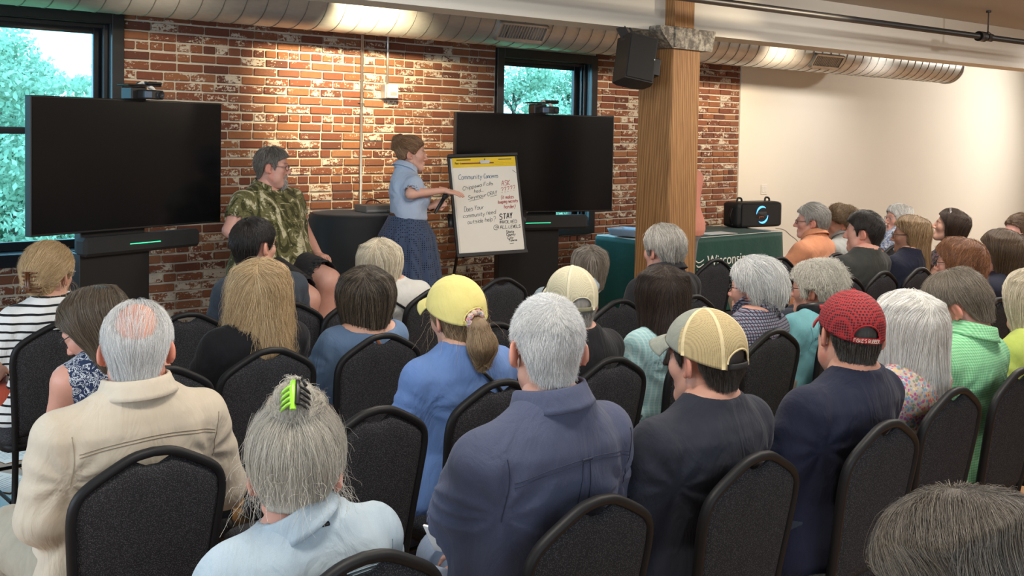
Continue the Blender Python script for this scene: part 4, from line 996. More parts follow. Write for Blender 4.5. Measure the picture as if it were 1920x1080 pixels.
# ================================================================== furniture and equipment
# ---- screens on stands
kk = N('screen_glass'); kk.base((.006, .006, .007)); kk.set(Roughness=.22, Specular_IOR_Level=.35); MSCR = kk.m
MLED = emis('green_light', (.05, .9, .35), 1.6); MBAR = plain('speaker_cloth', (.02, .02, .021), .8, bump=.3, bs=300)
def display(TL, TR, ztop, zbot, label, barL, barR, barz, panL, panR, camf):
    TL, TR = np.array(TL), np.array(TR); d = (TR-TL)*[1, 1, 0]; w = np.linalg.norm(d); d /= w; n = np.array([d[1], -d[0], 0])   # n faces the room
    t = thing('display_screen', label, 'screen', (TL[0]+d[0]*w/2, TL[1]+d[1]*w/2, 0), math.atan2(d[1], d[0]))
    h = w/2; B = lambda lo, hi, nm, m, bev=.003, par=None, s=False: MB().box(lo, hi, bev).build(nm, m, par or t, s)
    B((-h, .0, zbot), (h, .055, ztop), 'bezel', MBLACK, .004); B((-h+.010, -.002, zbot+.014), (h-.010, .002, ztop-.010), 'screen', MSCR, 0)
    B((-h*.5, .05, zbot+.1), (h*.5, .10, ztop-.15), 'rear_housing', MBLACK, .01)
    f = lambda u: -h+u*w
    bar = B((f(barL), -.03, barz[0]), (f(barR), .07, barz[1]), 'sound_bar', MBAR, .02); um = f((barL+barR)/2)
    B((um-.12, -.033, (barz[0]+barz[1])/2-.002), (um+.11, -.028, (barz[0]+barz[1])/2+.003), 'light_strip', MLED, 0, bar)
    B((f(panL), .03, .12), (f(panR), .12, barz[0]+.02), 'stand_panel', MBLACK, .004); B((f(panL)-.12, -.22, .04), (f(panR)+.12, .36, .075), 'stand_base', MBLACK, .01)
    for x in (f(panL)-.08, f(panR)+.08):
        for y in (-.18, .32): b = MB(); b.tube([(x-.015, y, .03), (x+.015, y, .03)], .03, 14); b.build('caster', MDARK, t)
    B((f(panL)+.02, .05, barz[0]), (f(panR)-.02, .11, ztop-.3), 'stand_column', MBLACK, .004)
    # camera clipped on the top edge, with its flap raised
    n0 = len(bpy.data.objects); x = f(camf); c = B((x-.05, -.02, ztop-.002), (x+.03, .055, ztop+.055), 'camera_mount', MBLACK, .006)
    B((x-.075, -.03, ztop+.058), (x+.10, .05, ztop+.066), 'camera_flap', MBLACK, .003, c); B((x+.02, -.035, ztop+.066), (x+.10, .045, ztop+.078), 'camera_flap_end', MBLACK, .005, c)
    B((x-.02, -.065, ztop+.002), (x+.085, -.015, ztop+.042), 'camera_body', MDARK, .006, c); B((x-.018, -.067, ztop+.006), (x+.02, -.06, ztop+.038), 'camera_side', plain('blue_grey_plastic', (.10, .16, .26), .3), .004, c)
    b = MB(); b.tube([(x+.06, -.063, ztop+.022), (x+.06, -.078, ztop+.022)], [.016, .014], 16); b.build('lens', plain('lens_glass', (.05, .05, .06), .08), c)
    b = MB(); b.tube([(x, .03, ztop+.05), (x+.02, .0, ztop+.075), (x+.05, -.03, ztop+.05), (x+.06, -.04, ztop+.03)], .008, 8); b.build('camera_arm', MWHITE, c)
    for o_ in [c]+list(c.children):
        Mx = Matrix.Translation((x, 0, ztop)) @ Matrix.Scale(1.45, 4) @ Matrix.Translation((-x, 0, -ztop)); o_.data.transform(Mx)
    return t
display((1.894, 6.262, 0), (3.245, 6.655, 0), 1.888, 1.08, 'large black screen on a stand in front of the left window', .235, .86, (.935, 1.05), .24, .60, .52)
display((5.097, 6.435, 0), (6.49, 6.058, 0), 1.88, 1.08, 'large black screen on a stand behind the flip chart', .18, .83, (.94, 1.055), .28, .66, .515)
# ---- single-stroke lettering
GL = {'C': '58492907042242 53', 'o': '361605031232434536', 'm': '0206 0516263532 3546566562', 'u': '0603122243 4642', 'n': '0206 0516364542', 'i': '1612 1718', 't': '28233242 0646', 'y': '061423 46231000',
      'c': '462605031242', 'e': '04443526160503124 2', 'r': '0206 04152636', 's': '452606054443320 2', 'h': '0902 0516364542', 'p': '0600 0516364543321203', 'w': '0612253246', 'a': '452605031232 44 464352',
      'd': '45260503123244 4942', 'l': '0902', 'k': '0902 46044 2', 'g': '45260503123244 46412000', 'v': '062246', 'F': '020959 0646', 'S': '58391907264554421203', 'D': '02093957543202', 'Y': '092549 2522', 'A': '022952 1545',
      'K': '0902 590552', 'T': '0969 3932', 'I': '0902', 'N': '02095259', 'V': '092249', 'O': '290704224264674929', 'L': '090252', 'E': '59090252 0646', '?': '082949574534 3231', '(': '29070420', ')': '09272400', '@': '543425365554636648280603 2151', '.': '1213', '-': '0545', "'": '0807',
      'W': '0912263249', 'B': '02093948370656533202', 'J': '4943321203', 'U': '090422425459', 'R': '0209395846060 652', 'M': '0209254942'}
def glyph(ch):
    s = GL[ch]; out = []; cur = []; digits = ''
    for q in s.split(' '):
        digits += q
        if len(digits) % 2 == 0:
            out.append([(int(digits[i]), int(digits[i+1])) for i in range(0, len(digits), 2)]); digits = ''
    return out
FIX = {'C': [[(5, 8), (4, 9), (2, 9), (0, 7), (0, 4), (2, 2), (4, 2), (5, 3)]], 'e': [[(0, 4), (4, 4), (3, 5), (2, 6), (1, 6), (0, 5), (0, 3), (1, 2), (4, 2)]], 's': [[(4, 5), (2, 6), (0, 6), (0, 5), (4, 4), (4, 3), (3, 2), (0, 2)]], 'a': [[(4, 5), (2, 6), (0, 5), (0, 3), (1, 2), (3, 2), (4, 4)], [(4, 6), (4, 3), (5, 2)]], 'k': [[(0, 9), (0, 2)], [(4, 6), (0, 4), (4, 2)]], '@': [[(5, 4), (3, 4), (2, 5), (3, 6), (5, 5), (5, 4), (6, 3), (6, 6), (4, 8), (2, 8), (0, 6), (0, 3), (2, 1), (5, 1)]], 'R': [[(0, 2), (0, 9), (3, 9), (5, 8), (4, 6), (0, 6), (5, 2)]]}
def write(txt, x0, y0, x1, y1, h, place, mb, th, rg):
    """Hand-lettered txt with its baseline from (x0,y0) to (x1,y1), cap height h; place maps 2D to 3D + normal."""
    strokes = []; pen = 0
    for ch in txt:
        if ch == ' ': pen += 4; continue
        g = FIX.get(ch) or glyph(ch); wch = max(p[0] for s in g for p in s)
        for s in g: strokes.append([(pen+p[0]+(p[1]-2)*.12+rg.uniform(-.18, .18), p[1]-2+rg.uniform(-.2, .2)) for p in s])
        pen += wch+1.9
    L = math.hypot(x1-x0, y1-y0); sx = L/(pen-1.9); sy = h/7; dx, dy = (x1-x0)/L, (y1-y0)/L
    for s in strokes:
        P = [(x0+dx*a*sx-dy*-0*b, y0+dy*a*sx-b*sy) for a, b in s]
        if len(P) > 2: P = [tuple(q) for q in spline(P, len(P)*3)]
        Q = [place(*p) for p in P]; mb.tube([q[0] for q in Q], th, 5, flat=(1, .25), up=Q[0][1])
# ---- flip chart on an easel
bl, br, tl, tr_ = at(853, 483, 7.76), at(985, 472, 7.96), at(842, 290, 7.90), at(973, 288, 8.10)
u = ((br-bl)+(tr_-tl))/2; wB = np.linalg.norm(u); u /= wB; up = ((tl-bl)+(tr_-br))/2; hB = np.linalg.norm(up); up = up-u*(up@u); up /= np.linalg.norm(up); nB = np.cross(u, up); O = (bl+br+tl+tr_)/4
if nB[1] > 0: nB = -nB
fc = thing('flip_chart', 'flip chart on a black easel covered with handwritten notes in blue and red', 'flip chart', (O[0], O[1], 0))
MF = Matrix(((u[0], -nB[0], up[0], O[0]-O[0]), (u[1], -nB[1], up[1], 0), (u[2], -nB[2], up[2], O[2]), (0, 0, 0, 1)))
def FB(lo, hi, nm, m, bev=.002, par=None): return MB().box(lo, hi, bev, MF).build(nm, m, par or fc, False)
hw, hh = wB/2, hB/2; F3 = lambda x, z, y=0.: np.array(MF @ Vector((x, y, z)))
FB((-hw, 0, -hh), (hw, .018, hh), 'board', MBLACK, .004); FB((-hw, -.012, -hh-.005), (hw, .0, -hh+.025), 'tray', MBLACK, .003)
FB((-hw, -.014, hh-.02), (hw, 0, hh+.004), 'clamp_bar', MBLACK, .003)
MPAPER = plain('chart_paper', (.80, .76, .68), .85, var=.025, vs=9)
pad = FB((-hw+.018, -.012, -hh+.022), (hw-.028, -.001, hh-.03), 'paper_pad', plain('pad_edge', (.70, .68, .62), .9), .001)
# crop frame of the photo: paper corners (130,158) (665,158) (172,985) (722,958)
px0, px1, pz0, pz1 = -hw+.030, hw-.026, -hh+.027, hh-.028
sheet = FB((px0, -.014, pz0), (px1, -.0115, pz1), 'sheet', MPAPER, 0, pad)
def place(x, y, rise=.0155):
    v = (y-158)/(985-158); xl = 130+42*v; xr = 665+57*v; uu = (x-xl)/(xr-xl); bot = 985-27*uu; v = (y-158)/(bot-158)
    return F3(px0+(px1-px0)*uu, pz1-(pz1-pz0)*v, -rise), nB
FB((px0, -.0165, pz1-.073), (px1, -.012, pz1), 'yellow_band', plain('yellow_card', (.80, .55, .015), .6), .001, pad)
def ink(c): return plain('marker_ink', c, .7, var=.05)
INK_B, INK_K, INK_R, INK_D = ink((.03, .13, .27)), ink((.07, .09, .10)), ink((.45, .04, .05)), ink((.012, .012, .012))
rg = random.Random(3)
for m, th, L in ((INK_B, .0018, [('Community', 178, 347, 375, 345, 42), ('Concerns', 392, 342, 512, 340, 38)]),
                 (INK_K, .0015, [('Chippewa', 210, 445, 372, 412, 34), ('Falls', 388, 410, 464, 402, 30), ('had...', 305, 466, 384, 458, 28), ('Seymour', 252, 526, 404, 502, 34), ('CRAY', 416, 498, 496, 484, 32),
                                  ('Does', 216, 630, 286, 622, 42), ('Your', 302, 614, 378, 610, 36), ('community', 204, 684, 386, 668, 36), ('need', 402, 660, 480, 652, 36), ('outside', 240, 738, 370, 724, 34), ('help?', 388, 722, 476, 712, 36)]),
                 (INK_R, .0018, [('ASK', 542, 410, 612, 406, 42), ('?????', 532, 470, 654, 450, 40), ("(it makes", 534, 526, 640, 522, 30), ('keeping secrets', 506, 566, 674, 556, 28), ('harder)', 556, 610, 652, 606, 32)]),
                 (INK_D, .0032, [('STAY', 514, 704, 620, 694, 46)]),
                 (INK_D, .0017, [('INVOLVED', 514, 738, 660, 736, 24), ('@', 460, 788, 498, 786, 40), ('ALL', 514, 784, 578, 780, 28), ('LEVELS', 590, 780, 690, 776, 24), ('State', 566, 822, 632, 820, 22), ('County', 568, 846, 645, 842, 22), ('City', 576, 874, 626, 870, 22), ('Towns', 582, 894, 656, 890, 18), ('-', 588, 922, 626, 918, 18)])):
    mb = MB()
    for (t_, xa, ya, xb, yb, h_) in L: write(t_, xa, ya, xb, yb, h_, place, mb, th, rg)
    if m is INK_K:
        for a_, b_ in (((262, 540), (380, 514)), ((440, 506), (498, 492))): mb.tube([place(*a_)[0], place(*b_)[0]], .0014, 5, flat=(1, .25), up=nB)
        mb.tube([place(638, 276)[0], place(672, 302)[0]], .0014, 5, flat=(1, .25), up=nB)
    mb.build('handwriting', m, sheet)['kind'] = 'stuff'
# print on the yellow band
mb = MB(); R2 = lambda a, b, c, d, r=.018: [F3(x, z, -r) for x, z in ()]
def strip(xa, ya, xb, yb, nm, m):
    a, n1 = place(xa, ya, .0172); c, _ = place(xb, ya, .0172); d, _ = place(xb, yb, .0172); e, _ = place(xa, yb, .0172); b = MB(); b.add([a, c, d, e, a-nB*-.001, c-nB*-.001, d-nB*-.001, e-nB*-.001], [(0, 1, 2, 3), (4, 7, 6, 5), (0, 4, 5, 1), (1, 5, 6, 2), (2, 6, 7, 3), (3, 7, 4, 0)]); return b.build(nm, m, pad, False)
strip(205, 202, 480, 214, 'brown_strip', plain('brown_print', (.22, .07, .03), .7)); strip(165, 172, 284, 181, 'slot', plain('slot_shadow', (.13, .11, .03), .8)); strip(520, 176, 632, 184, 'slot', plain('slot_shadow', (.13, .11, .03), .8))
mb = MB(); write('Post-it', 152, 212, 200, 212, 17, lambda x, y: place(x, y, .0178), mb, .0013, rg) if 'P' in GL else None
GL['P'] = '0209394845 3505'; FIX['P'] = [[(0, 2), (0, 9), (3, 9), (5, 8), (5, 6), (3, 5), (0, 5)]]
write('Post-it', 152, 214, 202, 214, 18, lambda x, y: place(x, y, .0178), mb, .0014, rg); mb.build('lettering', INK_D, pad)
mb = MB(); 
for yy in (197, 210, 223):
    for xx in range(488, 648, 9):
        if rg.random() < .8: mb.tube([place(xx, yy, .0176)[0], place(xx+rg.uniform(4, 8), yy, .0176)[0]], .0009, 4, flat=(1, .3), up=nB)
mb.build('small_print', plain('brown_print', (.30, .20, .03), .7), pad)
b = MB(); q = [place(358, 184, .02)[0], place(448, 184, .02)[0], place(440, 214, .02)[0], place(366, 214, .02)[0]]; b.add(q+[p-nB*-.003 for p in q], [(0, 1, 2, 3), (4, 7, 6, 5), (0, 4, 5, 1), (1, 5, 6, 2), (2, 6, 7, 3), (3, 7, 4, 0)]); b.build('clip', MALU, pad, False)
b = MB(); b.tube([place(402, 186, .022)[0], place(402, 170, .022)[0]], .003, 6); b.build('clip_pin', MDARK, pad)
for sx, lab in ((-1, 0), (1, 1)):
    top = F3(sx*(hw+.012), -hh*.28, .03); foot = at((835, 1010)[lab], (565, 600)[lab], (7.75, 7.8)[lab]); foot[2] = .0
    d_ = foot-top; b = MB(); b.tube([top, top+d_*.5], .014, 10); b.tube([top+d_*.48, foot], .011, 10); lg = b.build('leg', MBLACK, fc)
    b = MB(); b.tube([top+[0, 0, .05], top+[0, 0, -.05]], .022, 10); b.tube([top+[-.03, 0, .03], top+[.03, 0, .03]], .012, 8); b.build('leg_clamp', MBLACK, lg)
    if lab: b = MB(); b.tube([top+d_*.09, top+d_*.19], .0165, 10); b.build('white_sleeve', MWHITE, lg)
top = F3(-hw*.5, hh*.2, .03); ft = top+np.array([.16, .5, 0]); ft[2] = 0; b = MB(); b.tube([top, ft], .012, 10); b.build('leg', MBLACK, fc)
b = MB(); top = F3(-hw+.06, -hh, .03); ft = at(838, 585, 7.75); ft[2] = 0; b.tube([top, ft], .011, 10); b.build('leg', MBLACK, fc)
cp = [at(915, 483, 8.05), at(892, 499, 8.0), at(866, 510, 7.95), at(848, 512, 7.9)]; b = MB(); b.tube(spline(cp, 20), .006, 6); b.build('hanging_strap', MBLACK, fc)
# ---- cocktail table with black cloth, laptop-like recorder on it
tc = on_y(667, 392, 6.72); RT, HT = .345, 1.10
rt = thing('cocktail_table', 'tall round table hidden under a black cloth by the brick wall', 'table', (tc[0], 6.72, 0))
b = MB(); b.lathe([(0, HT-.03), (RT-.01, HT-.03), (RT-.01, HT-.004), (0, HT-.004)], 32); b.build('table_top', MDARK, rt); b = MB(); b.tube([(0, 0, .03), (0, 0, HT-.03)], .03, 14); b.build('pole', MBLACK, rt); b = MB(); b.lathe([(0, .0), (.26, .0), (.26, .02), (.05, .035), (0, .035)], 28); b.build('base', MBLACK, rt)
kk = N('black_tablecloth'); kk.base((.008, .008, .009)); kk.set(Roughness=.75, Sheen_Weight=.15); MBC = kk.m
def clothfn(a, v):
    th = 2*math.pi*a
    if v < .18: r = RT*v/.18; z = HT
    else:
        f = (v-.18)/.82; fold = math.sin(th*9+.6)*.5+math.sin(th*14+2)*.35; r = RT+.008+f*.035+fold*.022*f; z = HT-.002-f*(.50+.03*math.sin(th*3))
        r -= .006*(f < .08)
    return (r*math.cos(th), r*math.sin(th), z)
b = MB(); b.grid(clothfn, 120, 26, True); tcl = b.build('tablecloth', MBC, None, True, (tc[0], 6.72, 0)); tag(tcl, 'black cloth draped over the tall round table by the brick wall', 'tablecloth')
rc = on_z(697, 391, HT+.02); r_ = thing('disc_player', 'flat grey equipment box on the black cocktail table', 'equipment', (rc[0], 6.70, HT+.002), math.radians(-8)); MGR = plain('grey_case', (.20, .18, .16), .45)
MB().box((-.145, -.11, 0), (.145, .11, .055), .004).build('case', MGR, r_, False); MB().box((-.14, -.115, .008), (.14, -.108, .024), .002).build('front_panel', plain('grey_panel', (.33, .32, .3), .4), r_, False)
for i in range(5): MB().box((.02+i*.025, -.118, .008), (.036+i*.025, -.113, .02), .001).build('button', MGR, r_, False)
b = MB(); b.tube(spline([(-.06, .09, .05), (-.03, .1, .075), (.03, .1, .08), (.08, .09, .05)], 16), .006, 8); b.build('cable', plain('brown_cable', (.12, .03, .02), .5), r_)
# ---- long table with green cloth
gx0, gx1, gy0, gy1, gz = 7.33, 9.40, 6.30, 7.10, .76
gt = thing('folding_table', 'long folding table hidden under the green cloth', 'table', ((gx0+gx1)/2, (gy0+gy1)/2, 0)); hx, hy = (gx1-gx0)/2, (gy1-gy0)/2
MB().box((-hx+.03, -hy+.03, gz-.04), (hx-.03, hy-.03, gz-.008), .004).build('table_top', MWHITE, gt, False)
for sx in (-1, 1):
    b = MB(); b.tube([(sx*(hx-.2), -hy+.08, gz-.04), (sx*(hx-.2), -hy+.06, .015), (sx*(hx-.2), hy-.06, .015), (sx*(hx-.2), hy-.08, gz-.04)], .014, 8); b.build('leg', MDARK, gt)
kk = N('green_tablecloth'); _v = kk.coord('Object'); kk.base(kk.mix(kk.noise(_v, 3, 3), (.004, .052, .040), (.007, .075, .058))); kk.set(Roughness=.6, Sheen_Weight=.1, Specular_IOR_Level=.3); kk.bump(kk.noise(_v, 25, 4), .25, .01); MGC = kk.m
def rr(th, ex, ey):  # rounded rectangle point
    c, s = math.cos(th), math.sin(th); p = 14; k = (abs(c/ex)**p+abs(s/ey)**p)**(-1/p); return k*c, k*s
def gfn(a, v):
    th = 2*math.pi*a+.01
    if v < .12: k = v/.12; x, y = rr(th, hx, hy); return (x*k, y*k, gz)
    f = (v-.12)/.88; ex = hx+.006+.035*f; ey = hy+.006+.035*f; x, y = rr(th, ex, ey); w = .012*f*math.sin(x*17+y*13)+.008*f*math.sin(x*31-y*23+1); cn = (abs(x)/ex)**8*(abs(y)/ey)**8
    g = 1+w/ex*1.0+.10*f*cn*0
    return (x*g, y*g, gz-.001-f*(gz-.03))
b = MB(); b.grid(gfn, 400, 22, True); gcl = tag(b.build('tablecloth', MGC, None, True, ((gx0+gx1)/2, (gy0+gy1)/2, 0)), 'dark green cloth with white lettering over the long table', 'tablecloth')
MWT = plain('white_print', (.85, .85, .82), .8)
def text(s, loc, size, m, parent, name='lettering', rot=(math.pi/2, 0, 0), ext=.001):
    cu = bpy.data.curves.new(name, 'FONT'); cu.body = s; cu.size = size; cu.extrude = ext; t_ = bpy.data.objects.new(name, cu); C.objects.link(t_)
    me = bpy.data.meshes.new_from_object(t_.evaluated_get(bpy.context.evaluated_depsgraph_get())); bpy.data.objects.remove(t_); return ob(name, me, m, parent, loc, rot)
tl_ = on_y(1324, 497, gy0-.05)-np.array([(gx0+gx1)/2, (gy0+gy1)/2, 0]); text('Wisconsin', (tl_[0], -hy-.062, tl_[2]-.01), .145, MWT, gcl)
lw = on_y(1312, 491, gy0-.05)-np.array([(gx0+gx1)/2, (gy0+gy1)/2, 0])
b = MB()
for i in range(3): b.tube(spline([(lw[0]-.075+.012*i, -hy-.062, lw[2]+.015-i*.042), (lw[0]-.04, -hy-.062, lw[2]-.004-i*.042), (lw[0], -hy-.062, lw[2]-.002-i*.042), (lw[0]+.05, -hy-.062, lw[2]+.02-i*.042)], 14), [.003]+[.006]*12+[.003], 6, flat=(1, .3), up=(0, 1., 0))
b.build('wave_emblem', MWT, gcl)
sp_ = thing('paper_sheet', 'white sheet of paper lying on the green table', 'paper', (float(on_z(1345, 438, gz)[0]), float(on_z(1345, 438, gz)[1])+.02, gz+.002), math.radians(-4)); MB().box((-.20, -.11, 0), (.20, .11, .0015)).build('sheet', plain('paper', (.82, .81, .78), .9), sp_, False)
bgp = on_z(1184, 440, gz+.02); k_ = thing('plastic_tray', 'pale blue plastic tray on the left end of the green table', 'tray', (bgp[0]+.02, bgp[1]+.05, gz+.002), .2); MTR = plain('blue_plastic', (.42, .60, .80), .25, spec=.6)
b = MB(); b.grid(lambda a, v: tuple(np.array(rr(2*math.pi*a+.01, (.10+.04*v), (.13+.04*v)))*(1 if v > .01 else .001))+(.003+.07*v*v,), 60, 8, True); o = b.build('tray', MTR, k_); sm = o.modifiers.new('t', 'SOLIDIFY'); sm.thickness = .003
# party speaker
sl, sr = on_y(1367, 420, 6.78), on_y(1453, 420, 6.70); sw_ = (sr[0]-sl[0])/2*.93; sh_ = .275; ps = thing('portable_speaker', 'black portable speaker with a glowing blue ring on the green table', 'speaker', ((sl[0]+sr[0])/2, 6.74, gz+.002), math.radians(-9))
prof = [(0, .0)]; b = MB(); b.grid(lambda a, v: (lambda q, s: (q[0]*s, -.13+.26*v if 0 < v < 1 else (-.135 if v == 0 else .135), sh_/2+q[1]*s))(rr(2*math.pi*a+.01, sw_, sh_/2), (0.001 if v in (0, 1) else .93+.07*math.sin(math.pi*v)**.4)), 72, 12, True); 
for i, p in enumerate(b.v): pass
b.build('body', plain('speaker_rubber', (.018, .018, .019), .5), ps)
MB().box((-sw_*.86, -.128, .02), (sw_*.86, -.118, sh_-.02), .01).build('grille', MBAR, ps, False)
MBL = emis('blue_light', (.08, .38, 1), 2.2)
for a0_, a1_ in ((55, 175), (235, 355)):
    b = MB(); A_ = np.radians(np.linspace(a0_, a1_, 22)); b.tube([(.085*math.cos(a)+.01, -.131, sh_/2+.085*math.sin(a)) for a in A_], .011*np.sin(np.linspace(.12, math.pi-.12, 22))+.0008, 6, flat=(1, .3), up=(0, 1., 0)); b.build('light_ring', MBL, ps)
text('JBL', (-.035, -.131, sh_/2-.025), .055, plain('red_print', (.50, .16, .09), .6), ps)
for s_ in (-1, 1): b = MB(); b.tube(spline([(s_*sw_*.62-.03, 0, sh_-.01), (s_*sw_*.62-.02, 0, sh_+.035), (s_*sw_*.62+.03, 0, sh_+.03), (s_*sw_*.62+.04, 0, sh_-.01)], 12), .011, 8); b.build('handle_post', MBLACK, ps)
b = MB(); b.tube(spline([(-sw_, -.03, sh_*.8), (-sw_-.035, -.03, sh_*.5), (-sw_-.03, -.03, .1), (-sw_, -.03, .03)], 14), 1, 8, flat=(.004, .016), up=(0, 1., 0)); b.build('carry_strap', MBLACK, ps)
cb = [at(1454, 428, 11.2), at(1470, 431, 11.2), at(1482, 441, 11.3), at(1495, 452, 11.4), at(1500, 470, 11.5)]; b = MB(); b.tube(spline(cb, 24), .006, 6); tag(b.build('power_cable', plain('pale_cable', (.45, .42, .36), .5)), 'pale power cable hanging behind the black portable speaker', 'cable')
# ---- wall speaker hanging from the beam
wp = at(1192, 115, 7.55); ws = thing('wall_speaker', 'black loudspeaker hanging from the beam beside the timber column', 'speaker', tuple(wp), math.radians(-24)); MW2 = plain('speaker_case', (.010, .010, .011), .5)
tilt = Matrix.Rotation(math.radians(10), 4, 'Y') @ Matrix.Rotation(math.radians(-8), 4, 'X')
b = MB(); pr = [(-.12, -.12), (.10, -.12), (.13, -.02), (.13, .10), (.06, .15), (-.06, .15), (-.12, .10)]; n = len(pr); V = [tuple(tilt @ Vector((x, y, z))) for z in (-.165, .165) for x, y in pr]
b.add(V, [tuple(range(n))[::-1], tuple(range(n, 2*n))]+[(i, (i+1) % n, n+(i+1) % n, n+i) for i in range(n)]); b.build('case', MW2, ws, False)
MB().box((-.112, -.127, -.155), (.092, -.119, .155), .003, tilt).build('grille', plain('speaker_mesh', (.008, .008, .008), .7), ws, False); MB().box((.082, -.13, .0), (.09, -.126, .008), 0, tilt).build('badge', MALU, ws, False)
hz_ = zb-wp[2]
b = MB(); b.box((-.10, -.02, .15), (-.02, .06, .16)); b.tube([(-.06, .02, .15), (-.10, .06, hz_-.0)], 1, 4, flat=(.05, .006), up=(0, 1., 0)); b.tube([(.03, .02, .15), (-.02, .08, hz_)], .008, 6); b.build('bracket', MDARK, ws, False)
MB().box((.12, .0, -.07), (.20, .09, .06), .006, tilt).build('rear_mount', MBLACK, ws, False)
# ---- chairs: crown-back banquet chairs
kk = N('charcoal_weave'); _v = kk.coord('Object'); _c = kk.voro(kk.coord('Object', (1, 1, 1)), 300, rnd=1.); kk.base(kk.mix(kk.ramp(_c, [(.1, 1), (.45, 0)]), kk.mix(kk.noise(_v, 12, 4), (.026, .026, .029), (.036, .036, .040)), (.12, .12, .13))); kk.set(Roughness=.95, Specular_IOR_Level=.1); kk.bump(_c, .5, .002); MWEAVE = kk.m
kk = N('chair_frame'); kk.base((.012, .012, .013)); kk.set(Roughness=.5, Specular_IOR_Level=.22); MCH = kk.m
yb = lambda z: -.205-(z-.45)*.155
PROF = [(.160, .30), (.166, .42), (.174, .56), (.186, .70), (.191, .775), (.184, .820), (.160, .851), (.105, .884), (.05, .910), (0, .917)]
half = spline([(x, z) for x, z in PROF], 34); prof2 = np.vstack([half, (half*[-1, 1])[::-1][1:]])
def xat(z): return np.interp(z, half[:26, 1], half[:26, 0])
b = MB(); b.tube([(x, yb(z), z) for x, z in prof2], 1, 10, flat=(.0125, .0145), up=(0, 1., 0)); ME_BF = b.mesh('back_frame'); ME_BF.materials.append(MCH)
zt_of = lambda x: float(np.interp(abs(x), half[::-1][:22, 0], half[::-1][:22, 1]))
def panel():
    b = MB(); nu, nv = 25, 22; zb_ = .465
    for side in (1, -1):
        V = []
        for j in range(nv):
            v = j/(nv-1)
            for i in range(nu):
                q = -1+2*i/(nu-1)
                x = q*.183; zt = zt_of(x)-.011-.022*math.exp(-(x/.034)**4); z = zb_+(zt-zb_)*v
                lim = xat(min(z, .80))-.008; x2 = max(-lim, min(lim, q*lim)) if z < .80 else x
                if z >= .80: x2 = q*min(.183, .183)
                e = max(0, 1-abs(q)**6)*max(0, 1-abs(2*v-1)**8); y = yb(z)+side*(.004+(.022 if side > 0 else .011)*e**.5)
                V.append((x2, y, z))
        b.add(V, [(j*nu+i, j*nu+i+1, (j+1)*nu+i+1, (j+1)*nu+i) if side < 0 else (j*nu+i, (j+1)*nu+i, (j+1)*nu+i+1, j*nu+i+1) for j in range(nv-1) for i in range(nu-1)])
    # close the rim
    N_ = nu*nv; rim = [i for i in range(nu)]+[(j+1)*nu-1 for j in range(1, nv)]+[(nv-1)*nu+i for i in range(nu-2, -1, -1)]+[j*nu for j in range(nv-2, 0, -1)]
    b.f += [(rim[k], rim[(k+1) % len(rim)], rim[(k+1) % len(rim)]+N_, rim[k]+N_) for k in range(len(rim))]; return b
ME_BP = panel().mesh('back_panel'); ME_BP.materials.append(MWEAVE)
def seatfn(a, v):
    th = 2*math.pi*a+.01; s = [0, .6, .93, 1, 1.0, .99, .94][int(round(v*6))]; z = [.498, .494, .482, .462, .445, .432, .43][int(round(v*6))]; x, y = rr(th, .215, .215); p = .5; x *= 1+.05*(y/.215); return (x*max(s, .001), .01+y*max(s, .001), z)
b = MB(); b.grid(seatfn, 64, 7, True); ME_ST = b.mesh('seat'); ME_ST.materials.append(MWEAVE)
b = MB(); b.grid(lambda a, v: (lambda q, i: (q[0]*(1+.05*q[1]/.215)*[.9, 1, 1, .9][i], .01+q[1]*[.9, 1, 1, .9][i], [.402, .402, .432, .432][i]))(rr(2*math.pi*a+.01, .212, .212), int(round(v*3))), 48, 4, True); ME_SF = b.mesh('seat_frame'); ME_SF.materials.append(MCH)
b = MB(); b.tube([(0, 0, .41), (.004, .012, .0)], [.0125, .011], 10); ME_LG = b.mesh('leg'); ME_LG.materials.append(MCH)
b = MB(); b.tube([(0, -.205, .41), (.006, -.215, .25), (.016, -.245, .0)], .0125, 10); ME_LR = b.mesh('leg'); ME_LR.materials.append(MCH)
b = MB(); b.tube([(-.17, 0, .0), (.17, 0, .0)], .008, 8); ME_SR = b.mesh('stretcher'); ME_SR.materials.append(MCH)
b = MB(); b.tube([(0, -.2, .0), (0, .18, .0)], .008, 8); ME_SS = b.mesh('stretcher'); ME_SS.materials.append(MCH)
ch0 = None
def chair(label, x, y, yaw=0., group='banquet chairs in rows'):
    """x, y: where the top of the back stands."""
    global ch0
    a = math.radians(-yaw); ox, oy = x-math.sin(a)*.27, y+math.cos(a)*.27
    if ch0 is None:
        r = ch0 = thing('banquet_chair', label, 'chair', group=group)
        ob('back_frame', ME_BF, None, r); ob('back_panel', ME_BP, None, r); ob('seat', ME_ST, None, r); ob('seat_frame', ME_SF, None, r)
        for s in (-1, 1):
            o = ob('leg', ME_LG, None, r, (s*.185, .195, 0)); o.scale = (s, 1, 1); o = ob('leg', ME_LR, None, r, (s*.165, 0, 0)); o.scale = (s, 1, 1); ob('stretcher', ME_SS, None, r, (s*.18, 0, .2))
        ob('stretcher', ME_SR, None, r, (0, .2, .22))
    else:
        r = ch0.copy(); C.objects.link(r); r['label'] = label
        for c_ in list(ch0.children): d_ = c_.copy(); C.objects.link(d_); d_.parent = r
    r.location = (ox, oy, 0); r.rotation_euler = (0, 0, a); return ox, oy
# ================================================================== the audience
MEYE = eye_mat(); MSEAM2 = plain('slate_seam', (.03, .036, .065), .9); yoke_mat[.95] = MSEAM2; yoke_mat[.955] = plain('beige_seam', (.34, .28, .20), .9); yoke_mat[.945] = plain('denim_seam', (.22, .32, .40), .9)
